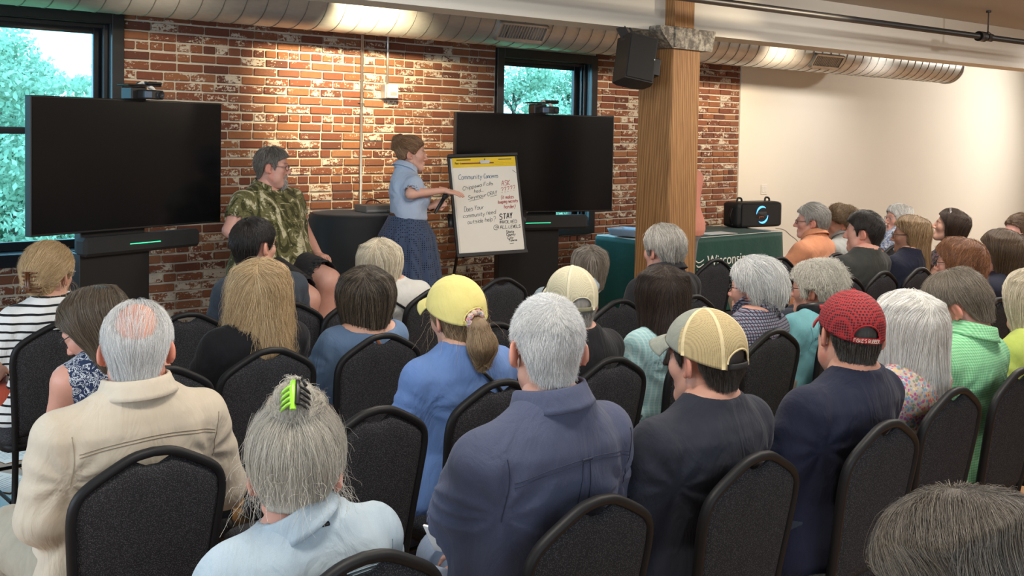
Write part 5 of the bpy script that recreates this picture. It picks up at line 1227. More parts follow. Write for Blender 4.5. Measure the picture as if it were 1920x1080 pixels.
# chairs: name -> (x, y of the top of the back)
CH = {}
def seat(key, x, y, label, yaw=0.): CH[key] = chair(label, x, y, yaw)+(x, y)
seat('a1', 1.09, 1.64, 'black chair under the grey-bunned woman in the denim shirt')
seat('a2', 1.66, 1.58, 'black chair under the white-haired man in the slate blue shirt')
seat('a3', 2.21, 1.55, 'black chair under the man in the tan mesh trucker cap')
seat('a4', 2.757, 1.50, 'black chair under the man in the red mesh cap')
seat('a5', 3.307, 1.565, 'black chair under the white-haired woman in the floral top')
seat('a6', 3.79, 1.56, 'black chair under the man in the green gingham shirt')
seat('a7', 4.33, 1.56, 'black chair under the woman in lime at the right edge')
seat('b1', 1.047, 2.514, 'black chair under the balding man in the beige shirt')
seat('b2', 1.70, 2.50, 'empty black chair just ahead of the grey-bunned woman', -2)
seat('b3', 2.202, 2.538, 'black chair under the woman in the yellow cap')
seat('b4', 2.75, 2.56, 'black chair under the man in the cream mesh cap')
seat('b5', 3.25, 2.54, 'black chair under the long dark-haired woman in aqua')
seat('b6', 3.70, 2.525, 'black chair under the white-haired person in checks')
seat('b7', 4.22, 2.50, 'black chair under the grey-haired person with the camera strap')
seat('b8', 5.407, 2.353, 'black chair under the auburn-haired woman in the floral dress')
seat('b9', 5.95, 2.36, 'black chair under the woman in coral and navy')
seat('c1', 1.425, 3.36, 'black chair under the woman in the paisley top')
seat('c2', 1.857, 3.415, 'black chair under the blonde woman in black')
seat('c3', 2.337, 3.401, 'black chair under the woman in blue with the brown strap')
seat('c4', 2.852, 3.33, 'empty black chair just beyond the yellow cap')
seat('c5', 3.754, 3.448, 'empty black chair between the cream cap and the long dark hair')
seat('c6', 4.167, 3.33, 'black chair under the grey-haired man in the black vest')
seat('c7', 5.489, 3.25, 'empty black chair behind the man in the orange polo')
seat('c8', 5.895, 3.26, 'black chair under the dark-haired man in charcoal')
seat('c9', 6.274, 3.22, 'black chair under the long-haired blonde woman with glasses')
seat('c10', 7.15, 2.85, 'black chair under the woman with clear glasses at the right edge')
seat('d1', 1.45, 4.37, 'black chair under the woman in the striped top')
seat('d2', 1.934, 4.285, 'empty black chair beyond the balding man, by the screen stand')
seat('d3', 2.42, 4.28, 'black chair under the dark-haired man in the slate tee')
seat('d4', 2.77, 4.22, 'empty black chair below the speaking man in the leaf shirt')
seat('d5', 3.273, 4.266, 'black chair under the woman with the grey-blonde bob in white')
seat('d6', 3.781, 4.35, 'empty black chair in front of the flip chart')
seat('d7', 4.27, 4.32, 'black chair under the grey-brown-haired woman in pale blue')
seat('d8', 5.518, 4.232, 'empty black chair right beside the timber column')
seat('d9', 5.992, 4.065, 'empty black chair between the timber column and the man in orange')
seat('d10', 6.56, 3.98, 'black chair under the man in the orange polo')
seat('d11', 7.01, 4.02, 'black chair under the curly-haired young man in grey')
seat('d12', 7.47, 4.04, 'empty black chair with a pale grip slot behind the long-haired blonde')
seat('d13', 8.75, 4.50, 'black chair under the woman with long white hair')
seat('d14', 7.75, 3.50, 'black chair under the dark-bobbed woman with sunglasses on her head')
# skin tones and hair colours
FAIR, PINK, TAN, DEEP = (.60, .37, .28), (.62, .34, .26), (.50, .28, .18), (.56, .34, .25)
WHITE_H = ((.42, .42, .41), (.68, .68, .67), (.86, .86, .85)); SILVER = ((0.319, 0.312, 0.29), (0.609, 0.594, 0.566), (0.899, 0.884, 0.841)); GREY = ((0.189, 0.174, 0.152), (0.392, 0.362, 0.319), (0.667, 0.638, 0.58))
GBROWN = ((0.123, 0.0943, 0.0725), (0.246, 0.196, 0.145), (0.522, 0.464, 0.392)); DBROWN = ((0.0198, 0.0132, 0.0099), (0.0464, 0.029, 0.0203), (0.087, 0.058, 0.0406)); BROWN = ((0.0725, 0.0435, 0.0261), (0.145, 0.087, 0.0493), (0.246, 0.16, 0.0943))
BLONDE = ((0.29, 0.181, 0.087), (0.551, 0.392, 0.203), (0.841, 0.652, 0.406)); ASH = ((0.319, 0.261, 0.174), (0.609, 0.522, 0.377), (0.928, 0.87, 0.725)); AUBURN = ((0.102, 0.0406, 0.0203), (0.217, 0.087, 0.0377), (0.377, 0.174, 0.0798)); BLACK_H = ((0.011, 0.0088, 0.0077), (0.0198, 0.0154, 0.0132), (0.0508, 0.0406, 0.0348))
PLAT = ((.40, .38, .34), (0.696, 0.667, 0.609), (0.93, 0.93, 0.884), (0.93, 0.93, 0.93))
SHORT = dict(k='short', t=.012, L=.075, m=7, crown=(0, -.06, .125), fall=.9, rough=.003, lift=.006, frizz=.004, topw=1.5)
BELOW = lambda V: V[:, 2] < np.interp(V[:, 1], [-.12, .1], [-.012, .058])+.004
def style(b, **kw): d = dict(b); d.update(kw); return d
HOPEN = ([-.2, -.02, -.008, .012, .03, .055, .075, .1], [-.6, -.6, -.5, -.10, .02, .05, .07, .085])
BOB = dict(k='bob', line=HOPEN, t=.014, zb=-.115, L=.30, m=13, fall=1.6, frizz=.003, rough=.003, lift=.002, side=-.10, hug=.6, part=0.)
LONG = dict(k='bob', line=HOPEN, t=.013, zb=-.24, L=.42, m=16, fall=1.6, frizz=.006, rough=.0035, lift=.004, side=-.2, back=.05, w=1.02, part=0.)
P = person
def sit(key, dy=.20, k=.55, hx=None):
    ox, oy, x, y = CH[key]; return dict(base=(ox, oy-.045), Y=y+dy)
def REL(key, px, py, z): q = sit(key)['base']; return tuple(at(px, py, z)-np.array([q[0], q[1], 0]))
# ---- third and fourth row from the front, left
i = P('person in black and white stripes with a blonde updo held by a claw clip', (93, 455), **sit('d1'), hb=48, sex='f', tone=FAIR, face=True, shirt=cloth('striped_jersey', 'stripes', (.72, .72, .70), (.012, .012, .014)), sleeve='short', neck=.012, pants=(.30, .045, .02),
      hair=dict(k='short', t=.018, L=.17, m=10, crown=(0, .03, .13), tail=(0, -.115, -.005), tailz=-.2, rough=.003, lift=.004, frizz=.008, wisp=.06, wn=120, extra=[((0, -.10, .03), (0, -.118, -.04), .045, .03)], n=1.2), haircol=BLONDE, seed=11)
MTORT = plain('tortoiseshell', (.10, .035, .012), .25, var=.7, vs=60)
def onhead(i, P): return np.asarray(P, float)*i['hs']@i['M'].T+i['H']
b = MB()
for s in (-1, 1):
    for z in (-.045, -.03, -.015, 0., .015, .03): b.tube(onhead(i, spline([(0, -.160, z), (s*.018, -.157, z*1.02), (s*.034, -.142, z*1.05), (s*.038, -.122, z*1.08)], 8)), [.0045]*7+[.002], 6)
    b.tube(onhead(i, [(s*.004, -.161, -.05), (s*.005, -.164, 0), (s*.004, -.161, .036)]), .006, 6)
b.build('claw_clip', MTORT, i['root']); glasses(i['root'], i['M'], i['H'], i['hs'], MALU)
i = P('person in a sleeveless navy paisley top with a brown bob, looking down', (176, 542), **sit('c1', .22), hb=-42, hp=30, sex='f', tone=PINK, face=True, shirt=cloth('paisley_print', 'paisley', (.02, .032, .075), (.55, .58, .62)), sleeve='none', neck=.015, pants=(.05, .05, .06), eo=.03,
      arms={-1: ((-.25, .05, .70), (-.12, .28, .62), (.3, 1, -.2), (0, 0, -1), 'relaxed')}, hair=style(BOB, zb=-.15, t=.015, part=.01, side=-.135, hug=.3), haircol=((.06, .042, .028), (.12, .088, .058), (.19, .145, .10)), seed=12); glasses(i['root'], i['M'], i['H'], i['hs'], MBLK)
i = P('balding man with white hair in a beige long-sleeved shirt', (257, 568), **sit('b1', .19), hb=24, hp=10, w=1.12, tone=(.62, .31, .22), shirt=cloth('beige_cotton', 'plain', (.50, .43, .33), (.58, .51, .41)), sleeve='long', collar=dict(m=cloth('beige_cotton', 'plain', (.52, .45, .35), (.6, .53, .43)), h=.034), fold=.0045, yoke=.955, pants=(.30, .27, .21), eo=.06, belly=1.15,
      arms={-1: (REL('b1', 78, 968, 2.62), REL('b1', 130, 950, 2.93), (.5, 1, -.3), (0, 0, -1), 'relaxed')}, hair=style(SHORT, over=380, t=.004, L=.075, crown=(0, .03, .14), bald=((0, -.09, .108), (.058, .066, .07)), lift=.003, n=1.5, r=.9), haircol=WHITE_H, seed=13)
i = P('dark-haired man with glasses in a slate blue tee', (478, 409), **sit('d3', .22), hb=72, tone=FAIR, face=True, w=1.02, shirt=cloth('slate_jersey', 'plain', (.030, .038, .052), (.045, .055, .07)), hair=style(SHORT, t=.011, L=.05, n=1.4), haircol=BLACK_H, seed=14); glasses(i['root'], i['M'], i['H'], i['hs'], MBLK, (.022, .016))
P('person in a black top with long wavy blonde hair', (489, 485), **sit('c2'), hb=35, sex='f', w=1.08, tone=FAIR, shirt=cloth('black_jersey', 'plain', (.008, .008, .010), (.014, .014, .017)), sleeve='elbow', neck=.012, hair=style(LONG, zb=-.265, t=.013, w=1.06, back=.025, frizz=.018, lift=.012, curl=.003, wisp=.05, wn=60), haircol=BLONDE, seed=15)
MBRN = plain('brown_leather', (.20, .07, .03), .5)
P('person in a blue wide-necked top with a streaked dark bob and a brown strap', (688, 500), **sit('c3', .21), hb=40, hp=6, sex='f', tone=FAIR, shirt=cloth('blue_jersey', 'plain', (.10, .17, .29), (.13, .20, .33)), sleeve='elbow', neck=.04, carve=[('e', (.0, -.05, 1.09), (.12, .09, .05))], pants=(.05, .06, .1),
      straps=[([(-.05, 1.07), (-.02, .99), (.03, .90), (.07, .80)], .017, MBRN)], hair=style(BOB, zb=-.112, t=.018, w=1.06, hug=.8, part=0., frizz=.004), haircol=((.03, .022, .016), (.05, .038, .028), (.30, .24, .17)), seed=16)
P('person with a grey-blonde bob in a white tee with a black strap', (714, 448), **sit('d5', .24), hb=48, hp=8, sex='f', w=1.1, tone=FAIR, shirt=cloth('white_jersey', 'plain', (.50, .49, .46), (.58, .57, .54)), sleeve='short', straps=[([(-.09, 1.05), (-.02, .97), (.07, .88), (.14, .78)], .014, MBLK)], hair=style(BOB, zb=-.12, t=.017, w=1.04, hug=.5), haircol=ASH, seed=17)
# ---- yellow cap
MYEL = cloth('yellow_twill', 'plain', (.70, .60, .20), (.78, .68, .26)); 
i = P('person in a yellow cap and blue tee with a light brown ponytail', (856, 522), **sit('b3', .21), hb=6, hp=2, hr=-6, sex='f', w=1.12, tone=FAIR, shirt=cloth('cornflower_jersey', 'plain', (.11, .20, .44), (.14, .24, .50)), sleeve='short', straps=[([(-.01, 1.03), (.05, .96), (.12, .87), (.17, .78)], .013, MBLK)], pants=(.04, .05, .09), fold=.0035,
      hair=dict(k='short', t=.006, L=.24, m=14, crown=(0, .05, .12), rough=.002, lift=.008, frizz=.012, fall=1.6, zb=-.15, hold=.9, ek=.012, extra=[((0, -.105, .0), (0, -.135, -.02), .018, .026), ((0, -.135, -.02), (0, -.145, -.075), .032, .042), ((0, -.145, -.075), (0, -.135, -.12), .042, .02)], line=([-.2, -.14, -.06, -.038, -.012, .012, .03, .045, .07, .095], [-.3, -.3, -.07, -.05, -.06, -.07, -.07, .03, .06, .078]), wisp=.07, wn=90, n=1.1, rootn=-1), hroot=BELOW, haircol=((.16, .095, .05), (.30, .20, .11), (.46, .34, .2)), seed=18)
cap_on(i['root'], i['M'], i['H'], i['hs'], MYEL, bill=.075); b = MB(); A_ = np.linspace(0, 6.283, 40, endpoint=False); b.tube(onhead(i, np.stack([.026*np.cos(A_), -.122+.006*np.sin(A_*9), .004+.026*np.sin(A_)], 1)), .010+.003*np.sin(A_*11), 8, closed=True); b.build('scrunchie', cloth('scrunchie_cloth', 'floral', (.62, .50, .40), s=3.), i['root'])
# ---- white-haired man in slate shirt
MSLATE = cloth('slate_cotton', 'denim', (.040, .051, .098), (.060, .073, .130), (.16, .17, .24)); 
i = P('man with cropped white hair in a slate blue button shirt', (1027, 557), **sit('a2', .20), hb=31, hp=8, w=1.16, tone=(.56, .33, .25), shirt=MSLATE, sleeve='elbow', collar=dict(m=MSLATE, h=.038), yoke=.95, fold=.0055, belly=1.12, pants=(.16, .2, .27), eo=.03,
      arms={-1: (REL('a2', 846, 985, 2.50), REL('a2', 884, 1038, 2.66), (.25, 1, -.45), (.5, 0, -1), 'grip')}, hair=style(SHORT, t=.003, L=.022, m=5, crown=(.01, -.075, .12), lift=.006, rough=.0015, n=1.6, r=.8, hold=.7), haircol=WHITE_H, seed=19)
b = MB(); wv = i['J'][-1][1]; pq = i['J'][-1][2]; pp = thing('folded_paper', 'white folded paper held by the man in the slate shirt', 'paper', tuple(np.array([i['root'].location.x, i['root'].location.y, 0])+pq+[.045, .09, -.02]), .3); MB().box((-.05, -.11, -.003), (.05, .11, .003), .001, Matrix.Rotation(1.0, 4, 'Y')).build('paper', plain('paper', (.82, .81, .78), .9), pp, False)
i = P('man in a cream mesh cap and black tee with grey hair', (1072, 503), **sit('b4', .19), hb=26, hp=0, tone=PINK, shirt=cloth('black_jersey', 'plain', (.009, .009, .011), (.016, .016, .019)), hair=style(SHORT, t=.009, L=.07, line=([-.13, -.08, -.056, -.038, .006, .016, .024, .045, .07, .095], [-.105, -.095, -.06, .03, .034, .0, -.018, .052, .068, .078]), n=1.2), haircol=GREY, hroot=BELOW, seed=20)
kk = N('cream_mesh'); _v = kk.voro(kk.coord('Object'), 300, rnd=.1); kk.base(kk.mix(kk.ramp(_v, [(.28, 1), (.4, 0)]), (.62, .56, .38), (.30, .27, .19))); kk.set(Roughness=.9); MCMESH = kk.m
MCRM = cloth('cream_tape', 'plain', (.64, .58, .40), (.7, .64, .46)); cap_on(i['root'], i['M'], i['H'], i['hs'], MCMESH, mb=MCRM, ms=cloth('olive_strap', 'plain', (.20, .19, .12)), seams=MCRM, bill=.07)
P('grey-brown-haired woman in a pale blue striped shirt', (1106, 460), **sit('d7', .22), hb=42, hp=4, sex='f', tone=FAIR, shirt=cloth('pale_stripe', 'vstripes', (.32, .42, .48), (.46, .54, .58)), sleeve='elbow', neck=.012, hair=style(BOB, zb=-.125, t=.013, hug=.7, frizz=.007, part=0.), haircol=((.09, .075, .06), (.18, .15, .12), (.38, .34, .29)), seed=21)
P('grey-haired man in a black vest in front of the timber column', (1243, 421), **sit('c6', .21), hb=4, tone=PINK, face=True, w=1.1, shirt=cloth('black_vest', 'plain', (.010, .010, .012), (.018, .018, .02)), neck=.018, sleeve='short', collar=dict(m=cloth('black_vest', 'plain', (.012, .012, .014)), h=.03), hair=style(SHORT, t=.017, L=.12, m=9, crown=(.02, .05, .12), lift=.008, frizz=.007, n=1.3, lump=(.003, 70)), haircol=GREY, seed=22)
P('person in an aqua seersucker shirt with long straight dark hair', (1243, 500), **sit('b5', .21), hb=36, hp=6, sex='f', w=1.06, tone=FAIR, shirt=cloth('aqua_seersucker', 'vstripes', (.28, .48, .50), (.48, .62, .62)), sleeve='elbow', pants=(.05, .05, .06), fold=.004, hair=style(LONG, zb=-.25, t=.010, w=.98, back=.02, frizz=.004, lift=.001, n=1.4), haircol=DBROWN, seed=23)
# ---- tan trucker cap
i = P('man in a tan and grey mesh trucker cap and navy tee', (1322, 586), **sit('a3', .21), hb=2, hp=4, w=1.14, tone=(.55, .31, .23), face=True, shirt=cloth('navy_jersey', 'plain', (.022, .025, .037), (.032, .035, .05)), fold=.004, belly=1.12, hair=style(SHORT, t=.006, L=.03, m=5, line=([-.13, -.08, -.056, -.038, .006, .016, .024, .045, .07, .095], [-.07, -.064, -.04, .03, .034, .0, -.025, .052, .068, .078])), haircol=((.025, .02, .016), (.045, .035, .028), (.09, .075, .06)), hroot=BELOW, seed=24)
kk = N('tan_mesh'); _v = kk.voro(kk.coord('Object'), 300, rnd=.1); kk.base(kk.mix(kk.ramp(_v, [(.28, 1), (.4, 0)]), (.50, .39, .20), (.22, .17, .09))); kk.set(Roughness=.9); MTMESH = kk.m
MGRY = cloth('grey_green_twill', 'plain', (.24, .25, .20), (.29, .30, .25)); MTAPE = cloth('tan_tape', 'plain', (.66, .54, .30), (.72, .60, .36))
cr = cap_on(i['root'], i['M'], i['H'], i['hs'], MTMESH, mb=MGRY, ms=plain('black_strap', (.012, .012, .012), .7), front=MGRY, seams=MTAPE, bill=.066, button=MGRY)
b = MB(); b.grid(lambda u, v: onhead(i, [(-.03+.06*u, -.008+.1195*math.sqrt(max(0, 1-((.082+.03*v-.035)/.107)**2-((-.03+.06*u)/.0955)**2)), .082+.03*v)])[0], 10, 5); b.build('patch', plain('blue_white_patch', (.28, .36, .58), .8, var=.6, vs=120), cr)
# ---- right of centre
i = P('person with wavy white hair in a navy and white check shirt', (1416, 482), **sit('b6', .20), hb=-10, sex='m', tone=PINK, face=True, shirt=cloth('navy_check', 'plaid', (.24, .25, .32), (.035, .035, .06), (.10, .03, .05)), sleeve='elbow', collar=dict(m=cloth('navy_check', 'plaid', (.24, .25, .32), (.035, .035, .06), (.1, .03, .05)), h=.036), pants=(.04, .05, .08),
      arms={-1: ((-.26, .12, .70), (-.10, .22, .92), (.35, .3, .8), (.6, -.4, 0), 'relaxed')}, hair=style(SHORT, t=.026, L=.13, m=10, crown=(0, .06, .13), lift=.012, frizz=.012, lump=(.005, 55), n=1.4, line=([-.14, -.06, -.038, -.012, .012, .03, .05, .07, .1], [-.10, -.085, -.045, .02, .02, .03, .06, .072, .085])), haircol=((.45, .45, .44), (.66, .66, .65), (.80, .80, .78)), seed=25); glasses(i['root'], i['M'], i['H'], i['hs'], MBLK, (.022, .016))
MAQ = cloth('aqua_cotton', 'plain', (.17, .43, .48), (.22, .49, .54)); yoke_mat[.94] = plain('aqua_seam', (.10, .28, .32), .9)
i = P('grey-haired person in an aqua shirt with a camera strap on the neck', (1530, 487), **sit('b7', .20), hb=-12, tone=PINK, face=True, shirt=MAQ, sleeve='elbow', yoke=.94, pants=(.2, .19, .16), hair=style(SHORT, t=.022, L=.12, m=10, crown=(0, .04, .13), lift=.012, frizz=.014, lump=(.005, 50), curl=.004, n=1.3), haircol=((.36, .34, .30), (.60, .57, .50), (.78, .75, .68)), seed=26); glasses(i['root'], i['M'], i['H'], i['hs'], MBLK, (.022, .016))
nb_ = i['T']((0, -.042, 1.075)); b = MB(); b2 = MB(); b3 = MB(); A_ = np.linspace(-150, 150, 30)
ringp = lambda r, dz, a0=-150, a1=150: [nb_+np.array([r*math.sin(math.radians(a)), -r*1.05*math.cos(math.radians(a)), dz+.022-.06*abs(a/150)**3]) for a in np.linspace(a0, a1, 30)]
b.tube(ringp(.098, .012), 1, 8, flat=(.005, .030), up=(0, 0, 1.)); o = b.build('camera_strap', MBLK, i['root']); b2.tube(ringp(.104, .02, -60, 10), 1, 8, flat=(.002, .010), up=(0, 0, 1.)); b2.build('red_band', plain('red_band', (.55, .04, .05), .6), o); b3.tube(ringp(.1055, .02, -52, -12), 1, 8, flat=(.0015, .007), up=(0, 0, 1.)); b3.build('white_label', MWHITE, o)
# ---- red cap
i = P('man in a red mesh cap and dark navy tee', (1596, 550), **sit('a4', .20), hb=36, hp=5, hr=4, w=1.2, belly=1.2, tone=(.54, .30, .22), face=True, shirt=cloth('dark_navy_jersey', 'plain', (.012, .015, .034), (.018, .021, .044)), fold=.004, head_kind='h', hair=style(SHORT, t=.008, L=.05, m=6, line=([-.13, -.08, -.056, -.038, .006, .016, .024, .045, .07, .095], [-.09, -.08, -.05, .03, .034, .0, -.03, .052, .068, .078]), lift=.006), haircol=((.02, .018, .015), (.04, .035, .03), (.16, .15, .135)), hroot=BELOW, seed=27)
kk = N('red_mesh'); _v = kk.voro(kk.coord('Object'), 128, rnd=.12); kk.base(kk.mix(kk.ramp(_v, [(.38, 1), (.46, 0)]), (.33, .018, .022), (.045, .004, .006))); kk.set(Roughness=.8); kk.bump(_v, .5, .003); MRMESH = kk.m
MRED = cloth('red_twill', 'plain', (.27, .014, .018), (.33, .02, .024)); cr = cap_on(i['root'], i['M'], i['H'], i['hs'], MRMESH, mb=MRED, bill=.055)
mb = MB(); rg = random.Random(9)
def onstrap(x, y):
    a = math.radians(180+x); return onhead(i, [(.0965*math.sin(a), -.008+.1215*math.cos(a), -.012+.009+y)])[0], i['M']@np.array([0, -1., 0])
write("FISKE'S RUBBER", 24, -.0045, -24, -.0045, -.009, onstrap, mb, .0009, rg); mb.build('lettering', plain('cream_thread', (.62, .50, .42), .8), cr)
P('person with a long white-blonde bob in a pastel floral top', (1702, 546), **sit('a5', .20), hb=22, hp=4, sex='f', w=1.1, tone=FAIR, shirt=cloth('pastel_floral', 'floral', (.58, .48, .40), s=1.25), sleeve='elbow', neck=.012, hair=style(LONG, zb=-.2, t=.019, w=1.04, back=.0, frizz=.006, hug=.35, n=1.3, wisp=.05, wn=60, part=0., topw=3.), haircol=PLAT, seed=28)
MGRN = cloth('green_gingham', 'gingham', (.13, .46, .20), (.36, .66, .40)); yoke_mat[.93] = plain('green_seam', (.08, .3, .12), .9)
P('man in a green gingham shirt with his head bowed', (1797, 508), **sit('a6', .24), hb=-14, hp=28, w=1.15, tone=PINK, face=True, shirt=MGRN, sleeve='short', collar=dict(m=MGRN, h=.038), pants=(.12, .11, .09), fold=.004, hair=style(SHORT, t=.018, L=.09, m=8, crown=(.01, -.03, .13), lift=.008, frizz=.006, lump=(.003, 60), n=1.3), haircol=((.10, .08, .06), (.19, .155, .115), (.32, .27, .21)), seed=29)
P('grey-blonde woman in a lime top cut by the right edge', (1932, 505), **sit('a7', .21), hb=25, sex='f', tone=FAIR, shirt=cloth('lime_jersey', 'plain', (.48, .58, .12), (.54, .64, .16)), sleeve='short', hair=style(BOB, zb=-.13, t=.015, hug=.7), haircol=ASH, seed=30)
# ---- nearest head at the lower right
r0 = at(1800, 926, 1.5); seat('z1', float(r0[0])-.02, float(r0[1])-.21, 'black chair under the nearest grey-brown-haired woman')
i = P('nearest person, grey-brown hair and glasses, at the lower right corner', (1806, 928), **sit('z1', .21), hb=-28, hp=24, sex='f', hs=1.04, tone=TAN, face=True, shirt=cloth('black_top', 'plain', (.015, .015, .018)), sleeve='none', neck=.02, hair=style(BOB, zb=-.14, t=.016, w=1.03, hug=.3, part=.0, n=1.6, r=.8, frizz=.006, lift=.004), haircol=((.045, .036, .028), (.10, .08, .06), (.30, .25, .19)), seed=31)
glasses(i['root'], i['M'], i['H'], i['hs'], MALU)
# ---- grey bun, denim shirt
MDEN = cloth('light_denim', 'denim', (.30, .39, .46), (.41, .50, .56), (.62, .69, .74))
i = P('grey-haired person in a light denim shirt with a messy bun and green clip', (556, 768), **sit('a1', .23), hb=32, hp=16, sex='f', w=1.12, tone=PINK, shirt=MDEN, sleeve='elbow', collar=dict(m=MDEN, h=.036), yoke=.945, fold=.005, pants=(.08, .1, .14),
      hair=dict(k='short', t=.016, L=.17, m=11, crown=(0, .06, .12), tail=(0, -.075, .125), tailz=-.2, rough=.004, lift=.008, frizz=.010, wisp=.055, wn=420, extra=[((0, -.05, .12), (0, -.075, .158), .036, .030)], line=([-.13, -.06, -.038, -.012, .012, .03, .05, .07, .1], [-.07, -.065, -.05, -.03, -.03, -.02, .03, .06, .08]), n=1.2), haircol=((.30, .28, .24), (.52, .48, .41), (.78, .73, .63)), seed=32)
b = MB(); b2 = MB()
for s in (-1, 1):
    for k in range(4):
        q_ = .172-k*.011; m_ = b2 if s < 0 else b
        m_.tube(onhead(i, spline([(s*.004, -.112-.004*k, q_+.004), (s*.013, -.117-.004*k, q_+.001), (s*.022, -.115-.003*k, q_-.006), (s*.029, -.106, q_-.013)], 9)), [.0033]*7+[.0025, .0013], 6)
b.tube(onhead(i, [(.003, -.098, .184), (.004, -.118, .17), (.003, -.128, .14)]), .006, 8); b2.tube(onhead(i, [(-.005, -.098, .184), (-.006, -.119, .17), (-.004, -.129, .13)]), .0065, 8); b.tube(onhead(i, [(.012, -.1, .19), (.02, -.11, .176)]), .004, 6); o = b.build('claw_clip', MBLK, i['root']); b2.build('lime_claws', plain('lime_plastic', (.30, .62, .05), .3), o)
nb_ = i['T']((0, -.042, 1.09)); b = MB(); b.tube([nb_+np.array([.058*math.sin(a), -.064*math.cos(a), .015]) for a in np.linspace(-1.6, 1.6, 20)], .0022, 6); b.tube([nb_+np.array([x, -.068, .015]) for x in (-.008, .008)], .005, 8); b.build('necklace', MBLK, i['root'])
# ---- far right block
GL_K = plain('black_glasses', (.012, .012, .012), .3); GL_S = plain('silver_glasses', (.4, .4, .4), .3, .7)
MORG = cloth('orange_pique', 'plain', (.60, .25, .13), (.66, .29, .16))
i = P('grey-haired man with glasses in an orange polo, arms folded on crossed legs', (1522, 381), **sit('d10', .22), hb=-32, bb=-8, tone=PINK, face=True, w=1.1, belly=1.15, shirt=MORG, sleeve='short', collar=dict(m=MORG, h=.03), pants=(.34, .28, .2), arms={-1: ((-.26, .12, .70), (-.02, .30, .66), (1, .4, 0), (0, 0, -1), 'relaxed'), 1: ((.26, .12, .70), (.02, .33, .62), (-1, .3, -.1), (0, 0, -1), 'relaxed')}, hair=style(SHORT, t=.016, L=.08, m=8, crown=(0, .05, .12), lift=.008, n=1.4), haircol=((.20, .19, .17), (.36, .34, .31), (.52, .50, .46)), seed=33); glasses(i['root'], i['M'], i['H'], i['hs'], GL_K, (.022, .014))
P('young man with curly light brown hair in a grey tee', (1577, 385), **sit('d11', .22), hb=-38, bb=-5, tone=FAIR, face=True, w=.95, shirt=cloth('grey_marl', 'plain', (.33, .34, .33), (.40, .41, .40)), collar=dict(m=cloth('grey_marl', 'plain', (.35, .36, .35)), h=.02), hair=style(SHORT, t=.024, L=.09, m=12, curl=.009, lift=.012, frizz=.01, lump=(.006, 75), n=1.4, line=([-.13, -.06, -.038, -.012, .012, .03, .05, .07, .1], [-.065, -.055, -.02, .03, .03, .03, .05, .06, .075])), haircol=((.07, .042, .02), (.15, .095, .048), (.26, .18, .10)), seed=34)
P('dark-haired man in a charcoal tee seen from behind in profile', (1620, 396), **sit('c8', .21), hb=-20, bb=2, tone=PINK, face=True, w=1.2, head_kind='h', belly=1.15, shirt=cloth('charcoal_jersey', 'plain', (.035, .037, .033), (.046, .048, .044)), hair=style(SHORT, t=.016, L=.07, n=1.5, part=.03), haircol=BLACK_H, seed=35)
i = P('person with long white hair and glasses near the cream wall', (1684, 382), **sit('d13', .22), hb=-58, sex='f', tone=PINK, face=True, shirt=cloth('blue_white_print', 'print', (.52, .55, .60), (.08, .12, .28), (.1, .14, .3)), hair=style(LONG, zb=-.24, t=.012, w=1.04, back=.01, frizz=.008, line=([-.2, .02, .035, .05, .075, .1], [-.6, -.6, -.2, .03, .07, .085])), haircol=SILVER, seed=36); glasses(i['root'], i['M'], i['H'], i['hs'], GL_S)
i = P('person with long blonde-brown hair and dark glasses in a navy tee', (1706, 404), **sit('c9', .21), hb=-24, sex='f', tone=DEEP, face=True, shirt=cloth('navy_tee', 'plain', (.010, .012, .028), (.015, .018, .036)), hair=style(LONG, zb=-.28, t=.012, back=.0, w=1.0, frizz=.006, side=-.03, line=([-.2, -.03, -.015, .0, .045, .07, .1], [-.6, -.6, -.6, .03, .055, .078, .085]), n=1.5), haircol=((.13, .075, .035), (.27, .17, .085), (.46, .32, .17)), seed=37); glasses(i['root'], i['M'], i['H'], i['hs'], GL_K, (.025, .019))
i = P('person with a dark brown bob and sunglasses pushed up on the head', (1782, 391), **sit('d14', .22), hb=-24, hp=-12, sex='f', tone=DEEP, face=True, shirt=cloth('dark_print', 'print', (.02, .02, .024), (.2, .1, .1), (.1, .1, .12)), hair=style(BOB, zb=-.12, t=.015, hug=.5, side=-.07, n=1.4), haircol=((.022, .013, .009), (.042, .025, .016), (.075, .045, .03)), seed=38)
b = MB(); b.tube(onhead(i, spline([(-.094, -.03, .01), (-.096, -.005, .065), (-.062, .02, .118), (0, .03, .137), (.062, .02, .118), (.096, -.005, .065), (.094, -.03, .01)], 30)), 1, 8, flat=(.003, .008), up=i['M']@np.array([0, 1., 0])); b.build('sunglasses', plain('grey_sunglasses', (.16, .15, .15), .25), i['root'])
i = P('person with auburn curls and glasses in a black and cream floral dress', (1797, 445), **sit('b8', .21), hb=-14, sex='f', tone=PINK, face=True, shirt=cloth('leaf_print_dress', 'print', (.015, .015, .016), (.42, .36, .24), (.30, .28, .14), s=1.3), sleeve='elbow', hair=style(BOB, zb=-.12, t=.021, w=1.06, hug=.4, lump=(.005, 45), frizz=.010, curl=.006, side=-.06, n=1.4), haircol=AUBURN, seed=39); glasses(i['root'], i['M'], i['H'], i['hs'], GL_K, (.024, .019))
kk = N('coral_raglan'); _x = kk.sep(kk.coord('Object'))[0]; _z = kk.sep(kk.coord('Object'))[2]; kk.base(kk.mix(kk.math('LESS_THAN', kk.math('ADD', kk.math('ABSOLUTE', _x), kk.math('MULTIPLY', _z, .5)), .585), (.014, .016, .035), (.66, .10, .11))); kk.set(Roughness=.85); MCOR = kk.m
